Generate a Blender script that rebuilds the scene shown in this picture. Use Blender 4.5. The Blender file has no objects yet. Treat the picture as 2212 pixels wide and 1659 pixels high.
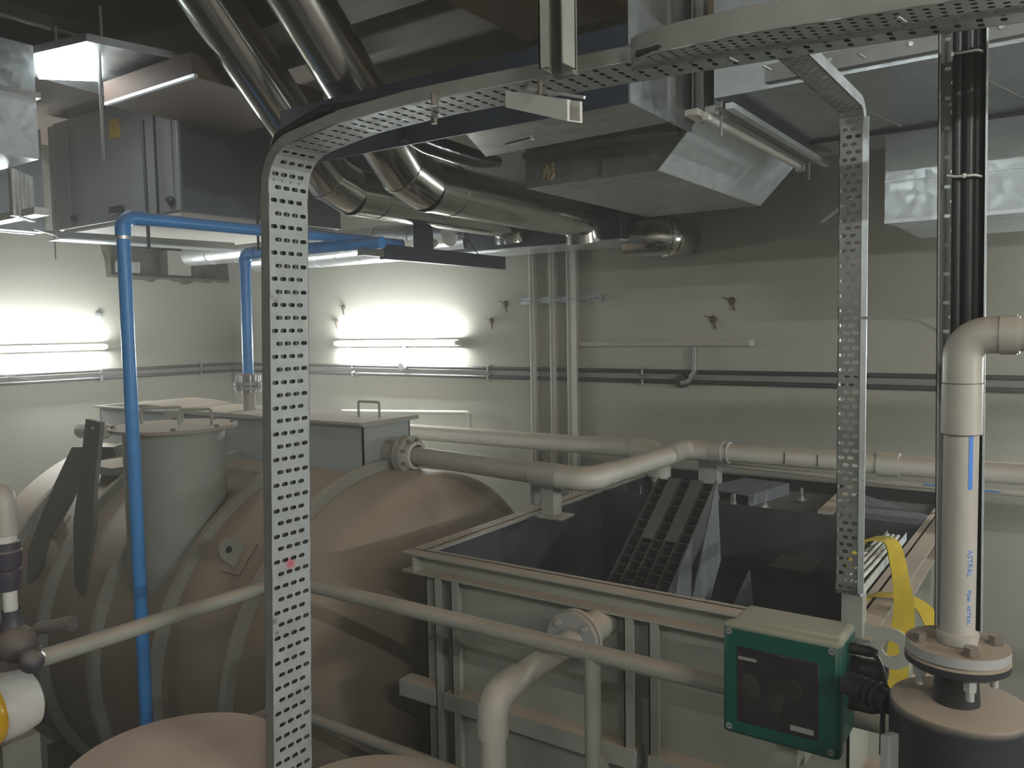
import bpy, math, random
from mathutils import Vector, Matrix
random.seed(4)
V = Vector
C = bpy.context.scene
COL = C.collection
H = 3.0                      # camera height above the plant-room floor

# ------------------------------------------------------------------ camera
cam = bpy.data.cameras.new('camera'); cam.sensor_width = 36.0; cam.sensor_fit = 'HORIZONTAL'
cam.lens = 36.0 * 1765.0 / 2212.0; cam.clip_start = 0.05
camo = bpy.data.objects.new('camera', cam); COL.objects.link(camo)
camo.matrix_world = Matrix(((0.8205963, -0.0234535, 0.5710269, 0.0),
                            (0.5712330, 0.0646724, -0.8182361, 0.0),
                            (-0.0177392, 0.9976309, 0.0664673, H),
                            (0, 0, 0, 1)))
C.camera = camo

# ------------------------------------------------------------------ world and exposure
w = bpy.data.worlds.new('world'); C.world = w; w.use_nodes = True
w.node_tree.nodes['Background'].inputs[0].default_value = (0.75, 0.8, 0.85, 1)
w.node_tree.nodes['Background'].inputs[1].default_value = 0.02
vsc = w.node_tree.nodes.new('ShaderNodeVolumeScatter'); vsc.inputs['Color'].default_value = (1.0, 0.94, 0.86, 1)
vsc.inputs['Density'].default_value = 0.03; vsc.inputs['Anisotropy'].default_value = 0.45      # thin haze added to imitate the veil of glow from the lens
w.node_tree.links.new(vsc.outputs[0], w.node_tree.nodes['World Output'].inputs['Volume'])
cy = C.cycles; cy.max_bounces = 7; cy.diffuse_bounces = 4; cy.glossy_bounces = 4; cy.volume_bounces = 0; cy.caustics_reflective = False
cy.caustics_refractive = False; cy.use_denoising = True; cy.use_adaptive_sampling = True; cy.adaptive_threshold = 0.03; cy.sample_clamp_indirect = 6.0
C.view_settings.view_transform = 'Standard'; C.view_settings.look = 'None'
C.view_settings.exposure = 1.15; C.view_settings.gamma = 1.0
C.view_settings.use_curve_mapping = False
FILL = 240.0                 # tube strength of the added rear fill lamp and the right wall lamp
TUBE = 100.0                  # strength of the fluorescent tubes


# ------------------------------------------------------------------ materials
def mat(name, col, rough=0.6, metal=0.0, var=0.15, scale=6.0, dust=0.0, dustcol=(0.36, 0.285, 0.215), bump=0.0,
        emit=None, voro=0.0, spec=0.5, streak=None, spot=None, detail=6.0, coat=0.0):
    m = bpy.data.materials.new(name); m.use_nodes = True
    nt = m.node_tree; N = nt.nodes; L = nt.links
    b = N['Principled BSDF']
    b.inputs['Roughness'].default_value = rough; b.inputs['Metallic'].default_value = metal
    b.inputs['Specular IOR Level'].default_value = spec
    if coat: b.inputs['Coat Weight'].default_value = coat; b.inputs['Coat Roughness'].default_value = 0.15
    geo = N.new('ShaderNodeNewGeometry')
    mp = N.new('ShaderNodeMapping'); L.new(geo.outputs['Position'], mp.inputs[0])
    if streak: mp.inputs['Scale'].default_value = streak
    noi = N.new('ShaderNodeTexNoise'); noi.inputs['Scale'].default_value = scale; noi.inputs['Detail'].default_value = detail
    noi.inputs['Roughness'].default_value = 0.6
    L.new(mp.outputs[0], noi.inputs['Vector'])
    ramp = N.new('ShaderNodeMapRange'); ramp.inputs['From Min'].default_value = 0.3; ramp.inputs['From Max'].default_value = 0.7
    ramp.inputs['To Min'].default_value = 1 - var; ramp.inputs['To Max'].default_value = 1 + var
    L.new(noi.outputs['Fac'], ramp.inputs['Value'])
    mul = N.new('ShaderNodeVectorMath'); mul.operation = 'SCALE'; mul.inputs[0].default_value = col
    L.new(ramp.outputs[0], mul.inputs['Scale']); out = mul.outputs[0]
    if voro:
        vo = N.new('ShaderNodeTexVoronoi'); vo.inputs['Scale'].default_value = 45; L.new(geo.outputs['Position'], vo.inputs['Vector'])
        sep = N.new('ShaderNodeSeparateColor'); L.new(vo.outputs['Color'], sep.inputs[0])
        mr = N.new('ShaderNodeMapRange'); mr.inputs['To Min'].default_value = 1 - voro; mr.inputs['To Max'].default_value = 1 + voro
        L.new(sep.outputs[0], mr.inputs['Value'])
        m2 = N.new('ShaderNodeVectorMath'); m2.operation = 'SCALE'; L.new(out, m2.inputs[0]); L.new(mr.outputs[0], m2.inputs['Scale'])
        out = m2.outputs[0]
        mr2 = N.new('ShaderNodeMapRange'); mr2.inputs['To Min'].default_value = rough - 0.08; mr2.inputs['To Max'].default_value = rough + 0.08
        L.new(sep.outputs[1], mr2.inputs['Value']); L.new(mr2.outputs[0], b.inputs['Roughness'])
    if dust:
        sx = N.new('ShaderNodeSeparateXYZ'); L.new(geo.outputs['Normal'], sx.inputs[0])
        n2 = N.new('ShaderNodeTexNoise'); n2.inputs['Scale'].default_value = 9; n2.inputs['Detail'].default_value = 5
        L.new(geo.outputs['Position'], n2.inputs['Vector'])
        ad = N.new('ShaderNodeMath'); ad.operation = 'MULTIPLY_ADD'; ad.inputs[1].default_value = 0.3; L.new(n2.outputs['Fac'], ad.inputs[0])
        L.new(sx.outputs['Z'], ad.inputs[2])
        mr = N.new('ShaderNodeMapRange'); mr.inputs['From Min'].default_value = 0.25; mr.inputs['From Max'].default_value = 0.85
        mr.inputs['To Max'].default_value = dust; L.new(ad.outputs[0], mr.inputs['Value'])
        mx = N.new('ShaderNodeMix'); mx.data_type = 'RGBA'
        L.new(mr.outputs[0], mx.inputs['Factor']); L.new(out, mx.inputs['A']); mx.inputs['B'].default_value = (*dustcol, 1)
        out = mx.outputs['Result']
        if metal:
            mm = N.new('ShaderNodeMath'); mm.operation = 'MULTIPLY_ADD'; mm.inputs[1].default_value = -metal; mm.inputs[2].default_value = metal
            L.new(mr.outputs[0], mm.inputs[0]); L.new(mm.outputs[0], b.inputs['Metallic'])
        if rough < 0.6 and not voro:
            mm = N.new('ShaderNodeMath'); mm.operation = 'MULTIPLY_ADD'; mm.inputs[1].default_value = 0.85 - rough; mm.inputs[2].default_value = rough
            L.new(mr.outputs[0], mm.inputs[0]); L.new(mm.outputs[0], b.inputs['Roughness'])
    for sp in (spot or []):
        (p, r, c) = sp
        vd = N.new('ShaderNodeVectorMath'); vd.operation = 'DISTANCE'; L.new(geo.outputs['Position'], vd.inputs[0]); vd.inputs[1].default_value = p
        nn = N.new('ShaderNodeMath'); nn.operation = 'MULTIPLY_ADD'; nn.inputs[1].default_value = r * 0.8; L.new(noi.outputs['Fac'], nn.inputs[0]); L.new(vd.outputs['Value'], nn.inputs[2])
        mr = N.new('ShaderNodeMapRange'); mr.inputs['From Min'].default_value = r * 1.6; mr.inputs['From Max'].default_value = r * 0.8
        mr.inputs['To Min'].default_value = 0; mr.inputs['To Max'].default_value = 0.85; L.new(nn.outputs[0], mr.inputs['Value'])
        mx = N.new('ShaderNodeMix'); mx.data_type = 'RGBA'
        L.new(mr.outputs[0], mx.inputs['Factor']); L.new(out, mx.inputs['A']); mx.inputs['B'].default_value = (*c, 1)
        out = mx.outputs['Result']
    L.new(out, b.inputs['Base Color'])
    if bump:
        bp = N.new('ShaderNodeBump'); bp.inputs['Strength'].default_value = bump; bp.inputs['Distance'].default_value = 0.01
        L.new(noi.outputs['Fac'], bp.inputs['Height']); L.new(bp.outputs[0], b.inputs['Normal'])
    if emit:
        b.inputs['Emission Color'].default_value = (*emit[0], 1); b.inputs['Emission Strength'].default_value = emit[1]
    return m


STAIN = (0.12, 0.08, 0.05)
M = dict(
    wall=mat('painted_plaster', (0.385, 0.378, 0.325), 0.85, var=0.06, scale=1.6, bump=0.12),
    ceil=mat('ceiling_concrete', (0.15, 0.125, 0.10), 0.9, var=0.2, scale=2.5, bump=0.2),
    beam=mat('beam_concrete', (0.30, 0.24, 0.17), 0.9, var=0.12, scale=2.5, bump=0.2),
    floor=mat('floor_concrete', (0.10, 0.095, 0.085), 0.9, var=0.25, scale=3),
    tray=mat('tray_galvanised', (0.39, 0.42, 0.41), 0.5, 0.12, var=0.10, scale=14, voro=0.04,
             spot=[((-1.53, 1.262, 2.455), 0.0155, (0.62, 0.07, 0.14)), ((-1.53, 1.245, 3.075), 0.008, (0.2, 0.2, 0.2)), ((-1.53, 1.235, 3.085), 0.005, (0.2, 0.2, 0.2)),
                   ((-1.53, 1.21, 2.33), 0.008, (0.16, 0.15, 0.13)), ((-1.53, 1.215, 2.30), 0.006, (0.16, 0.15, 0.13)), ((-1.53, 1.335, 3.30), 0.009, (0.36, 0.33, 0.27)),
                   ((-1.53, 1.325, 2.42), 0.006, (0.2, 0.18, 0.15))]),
    trayd=mat('tray_galvanised_dull', (0.30, 0.31, 0.30), 0.5, 0.4, var=0.12, scale=14),
    tray_side=mat('tray_side_dusty', (0.20, 0.20, 0.185), 0.7, 0.2, var=0.15, scale=10),
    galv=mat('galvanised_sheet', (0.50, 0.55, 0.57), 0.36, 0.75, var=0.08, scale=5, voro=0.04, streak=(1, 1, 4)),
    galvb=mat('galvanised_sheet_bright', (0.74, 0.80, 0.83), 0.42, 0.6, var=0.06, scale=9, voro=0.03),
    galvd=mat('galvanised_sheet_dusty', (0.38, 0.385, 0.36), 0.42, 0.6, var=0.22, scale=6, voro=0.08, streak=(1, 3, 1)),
    chrome=mat('aluminium_cladding', (0.62, 0.61, 0.58), 0.17, 1.0, var=0.06, scale=8),
    foil=mat('foil_cladding', (0.75, 0.77, 0.78), 0.3, 0.8, var=0.08, scale=18, bump=0.4),
    dark=mat('dark_insulation', (0.030, 0.034, 0.042), 0.6, var=0.2),
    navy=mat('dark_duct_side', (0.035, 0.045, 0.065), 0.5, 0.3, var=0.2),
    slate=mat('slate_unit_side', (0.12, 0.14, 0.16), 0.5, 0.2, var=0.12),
    gloss=mat('glossy_black_wrap', (0.02, 0.022, 0.026), 0.12, var=0.2, bump=0.5, scale=12, coat=0.6),
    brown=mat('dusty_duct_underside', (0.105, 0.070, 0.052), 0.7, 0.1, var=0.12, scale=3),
    vessel=mat('brown_dusted_painted_steel', (0.25, 0.205, 0.16), 0.6, var=0.09, scale=3, dust=0.95, dustcol=(0.42, 0.325, 0.24)),
    steel=mat('grey_green_painted_steel', (0.325, 0.335, 0.295), 0.5, var=0.08, scale=5, dust=0.9, dustcol=(0.47, 0.37, 0.275)),
    steeld=mat('dark_painted_steel', (0.17, 0.175, 0.155), 0.55, var=0.08, scale=5, dust=0.4),
    boxpaint=mat('pale_grey_paint', (0.34, 0.37, 0.36), 0.5, var=0.06, scale=5, dust=0.9, dustcol=(0.48, 0.40, 0.31)),
    lid=mat('dusty_lid', (0.38, 0.33, 0.27), 0.8, var=0.10, scale=5, dust=0.9, dustcol=(0.50, 0.41, 0.315)),
    drumlid=mat('brown_dusty_drum_lid', (0.60, 0.45, 0.36), 0.85, var=0.10, scale=7, dust=0.7, dustcol=(0.66, 0.50, 0.39), streak=(1, 3, 1)),
    lining=mat('black_tank_lining', (0.036, 0.038, 0.042), 0.55, var=0.35, scale=9, streak=(1, 1, 0.15)),
    lamella=mat('grey_plastic_plate', (0.13, 0.14, 0.155), 0.5, var=0.30, scale=40, streak=(1, 1, 0.04)),
    cell=mat('black_plastic_cell', (0.055, 0.056, 0.056), 0.5, var=0.2, scale=20, dust=0.7, dustcol=(0.12, 0.115, 0.10)),
    blue=mat('blue_pipe', (0.065, 0.29, 0.70), 0.32, var=0.06, scale=10, dust=0.45, dustcol=(0.25, 0.22, 0.18)),
    pvc=mat('white_pvc', (0.60, 0.59, 0.53), 0.35, var=0.06, scale=9, dust=0.85, dustcol=(0.44, 0.36, 0.27)),
    pvcg=mat('grey_white_pvc', (0.41, 0.395, 0.355), 0.35, var=0.06, scale=9, dust=0.5, dustcol=(0.44, 0.36, 0.27),
             spot=[((-1.10, 1.46, 2.13), 0.014, STAIN), ((-1.10, 1.50, 2.20), 0.016, (0.30, 0.19, 0.12))]),
    rail=mat('grey_rail_paint', (0.31, 0.32, 0.285), 0.42, var=0.08, scale=12, dust=0.8, dustcol=(0.42, 0.34, 0.26)),
    white=mat('white_plastic', (0.62, 0.62, 0.58), 0.4, var=0.04),
    black=mat('black_rubber', (0.018, 0.019, 0.022), 0.38, var=0.1),
    blackp=mat('black_plastic_body', (0.022, 0.024, 0.030), 0.35, var=0.15, dust=0.97, dustcol=(0.36, 0.29, 0.22)),
    blackl=mat('black_bracket', (0.02, 0.02, 0.022), 0.5, var=0.15),
    purple=mat('dark_pvc_union', (0.055, 0.05, 0.07), 0.45, var=0.15, dust=0.4),
    valve=mat('dusty_valve_body', (0.10, 0.085, 0.08), 0.5, var=0.2, dust=0.6, dustcol=(0.22, 0.17, 0.14)),
    flange=mat('grey_pvc_flange', (0.34, 0.345, 0.34), 0.45, var=0.06, dust=0.97, dustcol=(0.38, 0.30, 0.22)),
    bolt=mat('bolt_steel', (0.22, 0.19, 0.16), 0.5, 0.5, var=0.15, dust=0.6, dustcol=(0.33, 0.26, 0.2)),
    zinc=mat('zinc_bolt', (0.6, 0.6, 0.58), 0.3, 0.8, var=0.08),
    green=mat('green_enclosure', (0.0, 0.082, 0.060), 0.38, var=0.06, scale=8, dust=0.97, dustcol=(0.37, 0.34, 0.25)),
    screen=mat('dark_screen_panel', (0.026, 0.022, 0.023), 0.25, var=0.5, scale=16),
    screenhi=mat('faint_screen_graphic', (0.036, 0.032, 0.030), 0.3, var=0.5, scale=20),
    label=mat('pale_label', (0.30, 0.30, 0.29), 0.5, var=0.04),
    yellow=mat('yellow_webbing', (0.50, 0.38, 0.03), 0.8, var=0.12, scale=30, spot=[((-0.33, 2.5, 2.2), 0.12, (0.36, 0.29, 0.18))]),
    yplast=mat('yellow_plastic', (0.62, 0.36, 0.01), 0.25, var=0.1, scale=8, coat=0.5),
    sticker=mat('yellow_sticker', (0.60, 0.36, 0.02), 0.5, var=0.15, scale=30),
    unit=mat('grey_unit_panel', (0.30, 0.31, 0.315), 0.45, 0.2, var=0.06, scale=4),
    unitb=mat('pale_unit_base', (0.52, 0.50, 0.46), 0.6, var=0.05),
    conduit=mat('black_conduit', (0.035, 0.035, 0.037), 0.4, var=0.15),
    trunk=mat('grey_conduit_band', (0.22, 0.22, 0.21), 0.6, var=0.08),
    glow=mat('lit_tube', (0.9, 0.9, 0.9), 0.4, emit=((0.94, 1.0, 0.98), TUBE)),
    glowr=mat('lit_tube_bright', (0.9, 0.9, 0.9), 0.4, emit=((1.0, 0.98, 0.93), FILL)),
    glowp=mat('glowing_sheet', (0.9, 0.9, 0.9), 0.4, emit=((0.95, 1.0, 1.0), 6.0)),
    ink=mat('blue_print', (0.04, 0.20, 0.62), 0.5, var=0.02),
    inkd=mat('dark_print', (0.05, 0.05, 0.06), 0.5, var=0.02),
    rust=mat('rusted_stub', (0.10, 0.07, 0.05), 0.8, var=0.3),
    broken=mat('broken_masonry', (0.13, 0.115, 0.095), 0.95, var=0.5, scale=12, bump=1.0),
    foam=mat('foam_patch', (0.50, 0.42, 0.25), 0.7, var=0.5, scale=60, bump=0.8),
)


# ------------------------------------------------------------------ mesh building
def frame(d):
    d = d.normalized(); a = V((0, 0, 1)) if abs(d.z) < 0.9 else V((1, 0, 0))
    u = d.cross(a).normalized(); return u, d.cross(u).normalized()


class MB:
    def __init__(s): s.v = []; s.f = []; s.sm = []

    def add(s, vs, fs, smooth=False):
        n = len(s.v); s.v += [V(p) for p in vs]; s.f += [tuple(i + n for i in f) for f in fs]
        s.sm += ([smooth] * len(fs) if isinstance(smooth, bool) else smooth); return s

    def box(s, a, b):
        (x0, y0, z0), (x1, y1, z1) = a, b
        return s.add([(x, y, z) for x in (x0, x1) for y in (y0, y1) for z in (z0, z1)],
                     [(0, 1, 3, 2), (4, 6, 7, 5), (0, 4, 5, 1), (2, 3, 7, 6), (0, 2, 6, 4), (1, 5, 7, 3)])

    def obox(s, c, ax, half):          # oriented box: centre, three axes, half sizes
        c = V(c); A = [V(a).normalized() for a in ax]
        return s.add([c + A[0] * half[0] * i + A[1] * half[1] * j + A[2] * half[2] * k for i in (-1, 1) for j in (-1, 1) for k in (-1, 1)],
                     [(0, 1, 3, 2), (4, 6, 7, 5), (0, 4, 5, 1), (2, 3, 7, 6), (0, 2, 6, 4), (1, 5, 7, 3)])

    def bar(s, p, q, w, h, up=(0, 0, 1)):
        p, q = V(p), V(q); d = (q - p).normalized(); u = d.cross(V(up)).normalized(); n = u.cross(d)
        return s.obox((p + q) / 2, (d, u, n), ((q - p).length / 2, w / 2, h / 2))

    def cyl(s, p, q, r, r2=None, n=24, cap=True):
        p, q = V(p), V(q); r2 = r if r2 is None else r2; u, w_ = frame(q - p); vs = []
        for k in range(n):
            a = 2 * math.pi * k / n; e = u * math.cos(a) + w_ * math.sin(a); vs += [p + e * r, q + e * r2]
        fs = [(2 * k, 2 * k + 1, 2 * ((k + 1) % n) + 1, 2 * ((k + 1) % n)) for k in range(n)]; sm = [True] * n
        if cap: fs += [tuple(2 * k for k in range(n)), tuple(2 * k + 1 for k in range(n))[::-1]]; sm += [False, False]
        return s.add(vs, fs, sm)

    def tube(s, pts, r, n=20, cap=True, close=False):
        pts = [V(p) for p in pts]; m = len(pts); vs = []
        d0 = (pts[1] - pts[0]).normalized(); u, _ = frame(d0)
        rr = r if isinstance(r, (list, tuple)) else [r] * m
        for i in range(m):
            a = pts[i] - pts[i - 1] if i else pts[1] - pts[0]; b = pts[i + 1] - pts[i] if i < m - 1 else a
            d = (a.normalized() + b.normalized()).normalized(); u = (u - d * u.dot(d)).normalized(); w_ = d.cross(u)
            cosh = max(0.5, d.dot(a.normalized())) if i else 1
            for k in range(n):
                an = 2 * math.pi * k / n; vs.append(pts[i] + (u * math.cos(an) + w_ * math.sin(an)) * rr[i])
        fs = [(i * n + k, i * n + (k + 1) % n, (i + 1) * n + (k + 1) % n, (i + 1) * n + k) for i in range(m - 1) for k in range(n)]
        sm = [True] * len(fs)
        if cap: fs += [tuple(range(n))[::-1], tuple((m - 1) * n + k for k in range(n))]; sm += [False, False]
        return s.add(vs, fs, sm)

    def lathe(s, c, axis, prof, n=32):   # prof: (distance along axis, radius)
        c = V(c); d = V(axis).normalized(); u, w_ = frame(d); vs = []; m = len(prof)
        for (h, r) in prof:
            for k in range(n):
                a = 2 * math.pi * k / n; vs.append(c + d * h + (u * math.cos(a) + w_ * math.sin(a)) * max(r, 1e-4))
        fs = []; sm = []
        for i in range(m - 1):
            flat = abs(prof[i + 1][0] - prof[i][0]) < 1e-5
            for k in range(n): fs.append((i * n + k, i * n + (k + 1) % n, (i + 1) * n + (k + 1) % n, (i + 1) * n + k)); sm.append(not flat)
        return s.add(vs, fs, sm)

    def prism(s, pts, d):                # polygon extruded by vector d
        pts = [V(p) for p in pts]; d = V(d); n = len(pts)
        return s.add(pts + [p + d for p in pts], [tuple(range(n))[::-1], tuple(range(n, 2 * n))] + [(k, (k + 1) % n, n + (k + 1) % n, n + k) for k in range(n)])

    def ball(s, c, r, sc=(1, 1, 1), n=16):
        c = V(c); vs = []; m = n // 2
        for i in range(m + 1):
            t = math.pi * i / m
            for k in range(n):
                a = 2 * math.pi * k / n
                vs.append(c + V((r * sc[0] * math.sin(t) * math.cos(a), r * sc[1] * math.sin(t) * math.sin(a), r * sc[2] * math.cos(t))))
        return s.add(vs, [(i * n + k, (i + 1) * n + k, (i + 1) * n + (k + 1) % n, i * n + (k + 1) % n) for i in range(m) for k in range(n)], True)

    def build(s, name, m, parent=None, bevel=0.0, loc=None):
        lo = V([min(p[i] for p in s.v) for i in range(3)]); hi = V([max(p[i] for p in s.v) for i in range(3)])
        org = wloc(parent) if parent else (V(loc) if loc else V(((lo.x + hi.x) / 2, (lo.y + hi.y) / 2, lo.z)))
        me = bpy.data.meshes.new(name); me.from_pydata([p - org for p in s.v], [], s.f)
        me.polygons.foreach_set('use_smooth', s.sm); me.materials.append(M[m]); me.update()
        import bmesh
        bm = bmesh.new(); bm.from_mesh(me); bmesh.ops.recalc_face_normals(bm, faces=bm.faces); bm.to_mesh(me); bm.free()
        me.set_sharp_from_angle(angle=math.radians(38))
        o = bpy.data.objects.new(name, me); COL.objects.link(o)
        if parent: o.parent = parent
        else: o.location = org
        if bevel:
            b = o.modifiers.new('bevel', 'BEVEL'); b.width = bevel; b.segments = 2; b.limit_method = 'ANGLE'
        return o


def wloc(o):
    p = V(o.location)
    while o.parent: o = o.parent; p += V(o.location)
    return p


def tag(o, label=None, cat=None, group=None, kind=None):
    if label: o['label'] = label
    if cat: o['category'] = cat
    if group: o['group'] = group
    if kind: o['kind'] = kind
    return o


def thing(name, label, cat, loc, group=None):
    o = bpy.data.objects.new(name, None); COL.objects.link(o); o.location = loc; o.empty_display_size = 0.05
    return tag(o, label, cat, group)


def arc(c, a, b, r, n=8):                # quarter arc about corner c: comes along -a, leaves along b
    c, a, b = V(c), V(a).normalized(), V(b).normalized(); out = []
    o = c + a * r + b * r
    for i in range(n + 1):
        t = math.pi / 2 * i / n
        out.append(o - b * r * math.cos(t) - a * r * math.sin(t))
    return out


def pipe_path(pts, rs):                  # polyline with rounded corners
    pts = [V(p) for p in pts]; out = [pts[0]]
    for i in range(1, len(pts) - 1):
        a = (pts[i - 1] - pts[i]).normalized(); b = (pts[i + 1] - pts[i]).normalized(); r = rs
        ang = a.angle(b); t = r / math.tan(ang / 2); p0 = pts[i] + a * t; p1 = pts[i] + b * t
        o = pts[i] + (a + b).normalized() * (r / math.sin(ang / 2)); v0 = p0 - o; v1 = p1 - o; th = v0.angle(v1); m = 7
        for k in range(m + 1):
            f = k / m; out.append(o + (v0 * math.sin((1 - f) * th) + v1 * math.sin(f * th)) / math.sin(th))
    out.append(pts[-1]); return out


def hexb(mb, p, d, r, h): mb.cyl(p, V(p) + V(d).normalized() * h, r, n=6)


# ------------------------------------------------------------------ perforated sheet
def perf(mb, path, lat, u0, u1, rows, hu, hr, pitch_u, pitch_s, inside, t=0.0015, skip=None, ufun=None):
    """A sheet swept along path (lateral direction lat) with staggered slots. inside(tangent)->unit normal to the inner side."""
    path = [V(p) for p in path]; lat = V(lat); S = [0]
    for i in range(1, len(path)): S.append(S[-1] + (path[i] - path[i - 1]).length)
    T = S[-1]

    def at(s):
        s = min(max(s, 0), T); i = 1
        while i < len(S) - 1 and S[i] < s: i += 1
        f = (s - S[i - 1]) / (S[i] - S[i - 1])
        def tg(k):
            a = path[max(k, 1)] - path[max(k, 1) - 1]; b = path[min(k + 1, len(path) - 1)] - path[min(k, len(path) - 2)]
            return (a.normalized() + b.normalized()).normalized()
        d = tg(i - 1).lerp(tg(i), f)
        return path[i - 1].lerp(path[i], f), inside(d)

    def pt(u, s, off):
        p, n = at(s)
        if ufun: u = ufun(u, p)
        return p + lat * u + n * off

    def rp(u, q, off, s0, s1):        # point inside one row: the row stays flat between its two edges
        return pt(u, s0, off).lerp(pt(u, s1, off), (q - s0) / (s1 - s0))

    def ring(pts2, hole, s0, s1):
        n = len(hole); vs = []
        for off in (0, t):
            vs += [rp(*q, off, s0, s1) for q in pts2] + [rp(*q, off, s0, s1) for q in hole]
        fs = []
        for k in range(n):
            j = (k + 1) % n
            fs += [(k, j, n + j, n + k), (2 * n + k, 3 * n + k, 3 * n + j, 2 * n + j), (n + k, n + j, 3 * n + j, 3 * n + k)]
        mb.add(vs, fs)

    def solid(a, b, s0, s1):
        vs = [pt(a, s0, 0), pt(b, s0, 0), pt(b, s1, 0), pt(a, s1, 0), pt(a, s0, t), pt(b, s0, t), pt(b, s1, t), pt(a, s1, t)]
        mb.add(vs, [(0, 1, 2, 3), (7, 6, 5, 4), (0, 4, 5, 1), (2, 6, 7, 3), (0, 3, 7, 4), (1, 2, 6, 5)])

    nr = int(T / pitch_s)
    ps = T / nr
    for r in range(nr):
        s0, s1 = r * ps, (r + 1) * ps
        if skip and skip(s0, T): solid(u0, u1, s0, s1); continue
        off = (pitch_u / 2 if r % 2 else 0)
        a = u0 + ((u1 - u0) - rows * pitch_u - pitch_u / 2) / 2 + off
        solid(u0, a, s0, s1); solid(a + rows * pitch_u, u1, s0, s1)
        for k in range(rows):
            c0, c1 = a + k * pitch_u, a + (k + 1) * pitch_u; cu, cs = (c0 + c1) / 2, (s0 + s1) / 2; ds = s1 - s0; du = c1 - c0
            outer = [(c1, s0), (c1, s0 + ds / 3), (c1, s0 + 2 * ds / 3), (c1, s1), (c0 + 2 * du / 3, s1), (c0 + du / 3, s1),
                     (c0, s1), (c0, s0 + 2 * ds / 3), (c0, s0 + ds / 3), (c0, s0), (c0 + du / 3, s0), (c0 + 2 * du / 3, s0)]
            h = hu / 2 - hr
            hol = [(cu + h + hr * math.cos(math.radians(x)), cs + hr * math.sin(math.radians(x))) for x in (-62, -25, 25, 62)]
            hol += [(cu + h * 0.6, cs + hr), (cu - h * 0.6, cs + hr)]
            hol += [(cu - h + hr * math.cos(math.radians(x)), cs + hr * math.sin(math.radians(x))) for x in (118, 155, 205, 242)]
            hol += [(cu - h * 0.6, cs - hr), (cu + h * 0.6, cs - hr)]
            ring(outer, hol, s0, s1)


def strip(mb, path, lat, u, inside, h, t=0.0015, ufun=None, lip=0.0, lipdir=1):
    """Side flange of a tray: stands up from the sheet edge at lateral u."""
    path = [V(p) for p in path]; lat = V(lat); m = len(path); vs = []
    for i, p in enumerate(path):
        a = p - path[i - 1] if i else path[1] - p; b = path[i + 1] - p if i < m - 1 else a
        n = inside((a.normalized() + b.normalized()).normalized()); uu = ufun(u, p) if ufun else u
        vs += [p + lat * uu, p + lat * (uu + t), p + lat * (uu + t) + n * h, p + lat * uu + n * h]
    fs = [(i * 4 + k, i * 4 + (k + 1) % 4, (i + 1) * 4 + (k + 1) % 4, (i + 1) * 4 + k) for i in range(m - 1) for k in range(4)]
    mb.add(vs, fs + [(0, 1, 2, 3), tuple((m - 1) * 4 + k for k in (3, 2, 1, 0))])
    if lip:
        strip2 = []
        for i, p in enumerate(path):
            a = p - path[i - 1] if i else path[1] - p; b = path[i + 1] - p if i < m - 1 else a
            n = inside((a.normalized() + b.normalized()).normalized()); uu = ufun(u, p) if ufun else u
            strip2 += [p + lat * uu + n * h, p + lat * (uu + lip * lipdir) + n * h, p + lat * (uu + lip * lipdir) + n * (h - t), p + lat * uu + n * (h - t)]
        mb.add(strip2, fs)


# ------------------------------------------------------------------ room shell
XL, XR, YB, YF, ZC = -5.8, 3.0, 4.25, -2.2, 4.45
def struct(name, a, b, m): return tag(MB().box(a, b).build(name, m), kind='structure')
struct('floor', (XL - .2, YF - .2, -0.15), (XR + .2, YB + .2, 0), 'floor')
struct('ceiling', (XL - .2, YF - .2, ZC), (XR + .2, YB + .2, ZC + .15), 'ceil')
struct('wall_back', (XL - .2, YB, 0), (XR + .2, YB + .2, ZC), 'wall')
# left wall with the broken opening for the foil ducts
wl = MB(); hy0, hy1, hz0, hz1 = 3.24, 4.249, 3.44, 3.72
wl.box((XL - .2, YF, 0), (XL, YB, hz0)).box((XL - .2, YF, hz1), (XL, YB, ZC)).box((XL - .2, YF, hz0), (XL, hy0, hz1))
wl.box((XL - .2, hy0, hz0), (XL - .19, YB, hz1))
tag(wl.build('wall_left', 'wall'), kind='structure')
struct('wall_right', (XR, YF, 0), (XR + .2, YB, ZC), 'wall')
struct('wall_front', (XL - .2, YF - .2, 0), (XR + .2, YF, ZC), 'wall')
struct('floor_platform', (-2.2, YF, 1.12), (XR, 1.76, 1.2), 'floor')
struct('ceiling_beam', (-1.80, YF, 4.12), (-1.37, 2.72, ZC), 'beam')
struct('ceiling_beam', (-1.37, 2.95, 4.0), (XR, 3.35, ZC), 'beam')

# ragged edge and dark lining of the opening
rg = MB()
rg.box((XL - .188, hy0, hz0 + .001), (XL - .175, YB - .002, hz1 - .001)).box((XL - .175, hy0, hz0 + .001), (XL - .004, YB - .002, hz0 + .012)).box((XL - .175, hy0 + .001, hz0), (XL - .004, hy0 + .012, hz1))
poly = []
for k in range(30):
    t = k / 29.0; poly.append((XL + .001, hy0 - 0.03 + t * (YB - .005 - hy0 + .03), hz0 - 0.006 - 0.018 * random.random() - (0.02 if k in (9, 10, 17, 18, 19) else 0)))
rg.prism(poly + [(XL + .001, YB - .005, hz0 + .008), (XL + .001, hy0 + .004, hz0 + .008), (XL + .001, hy0 + .006, hz1), (XL + .001, hy0 - .05, hz1), (XL + .001, hy0 - .062, hz1 - .08), (XL + .001, hy0 - .04, hz1 - .16)], (0.003, 0, 0))
tag(rg.build('trim_1', 'broken'), kind='structure')
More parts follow.
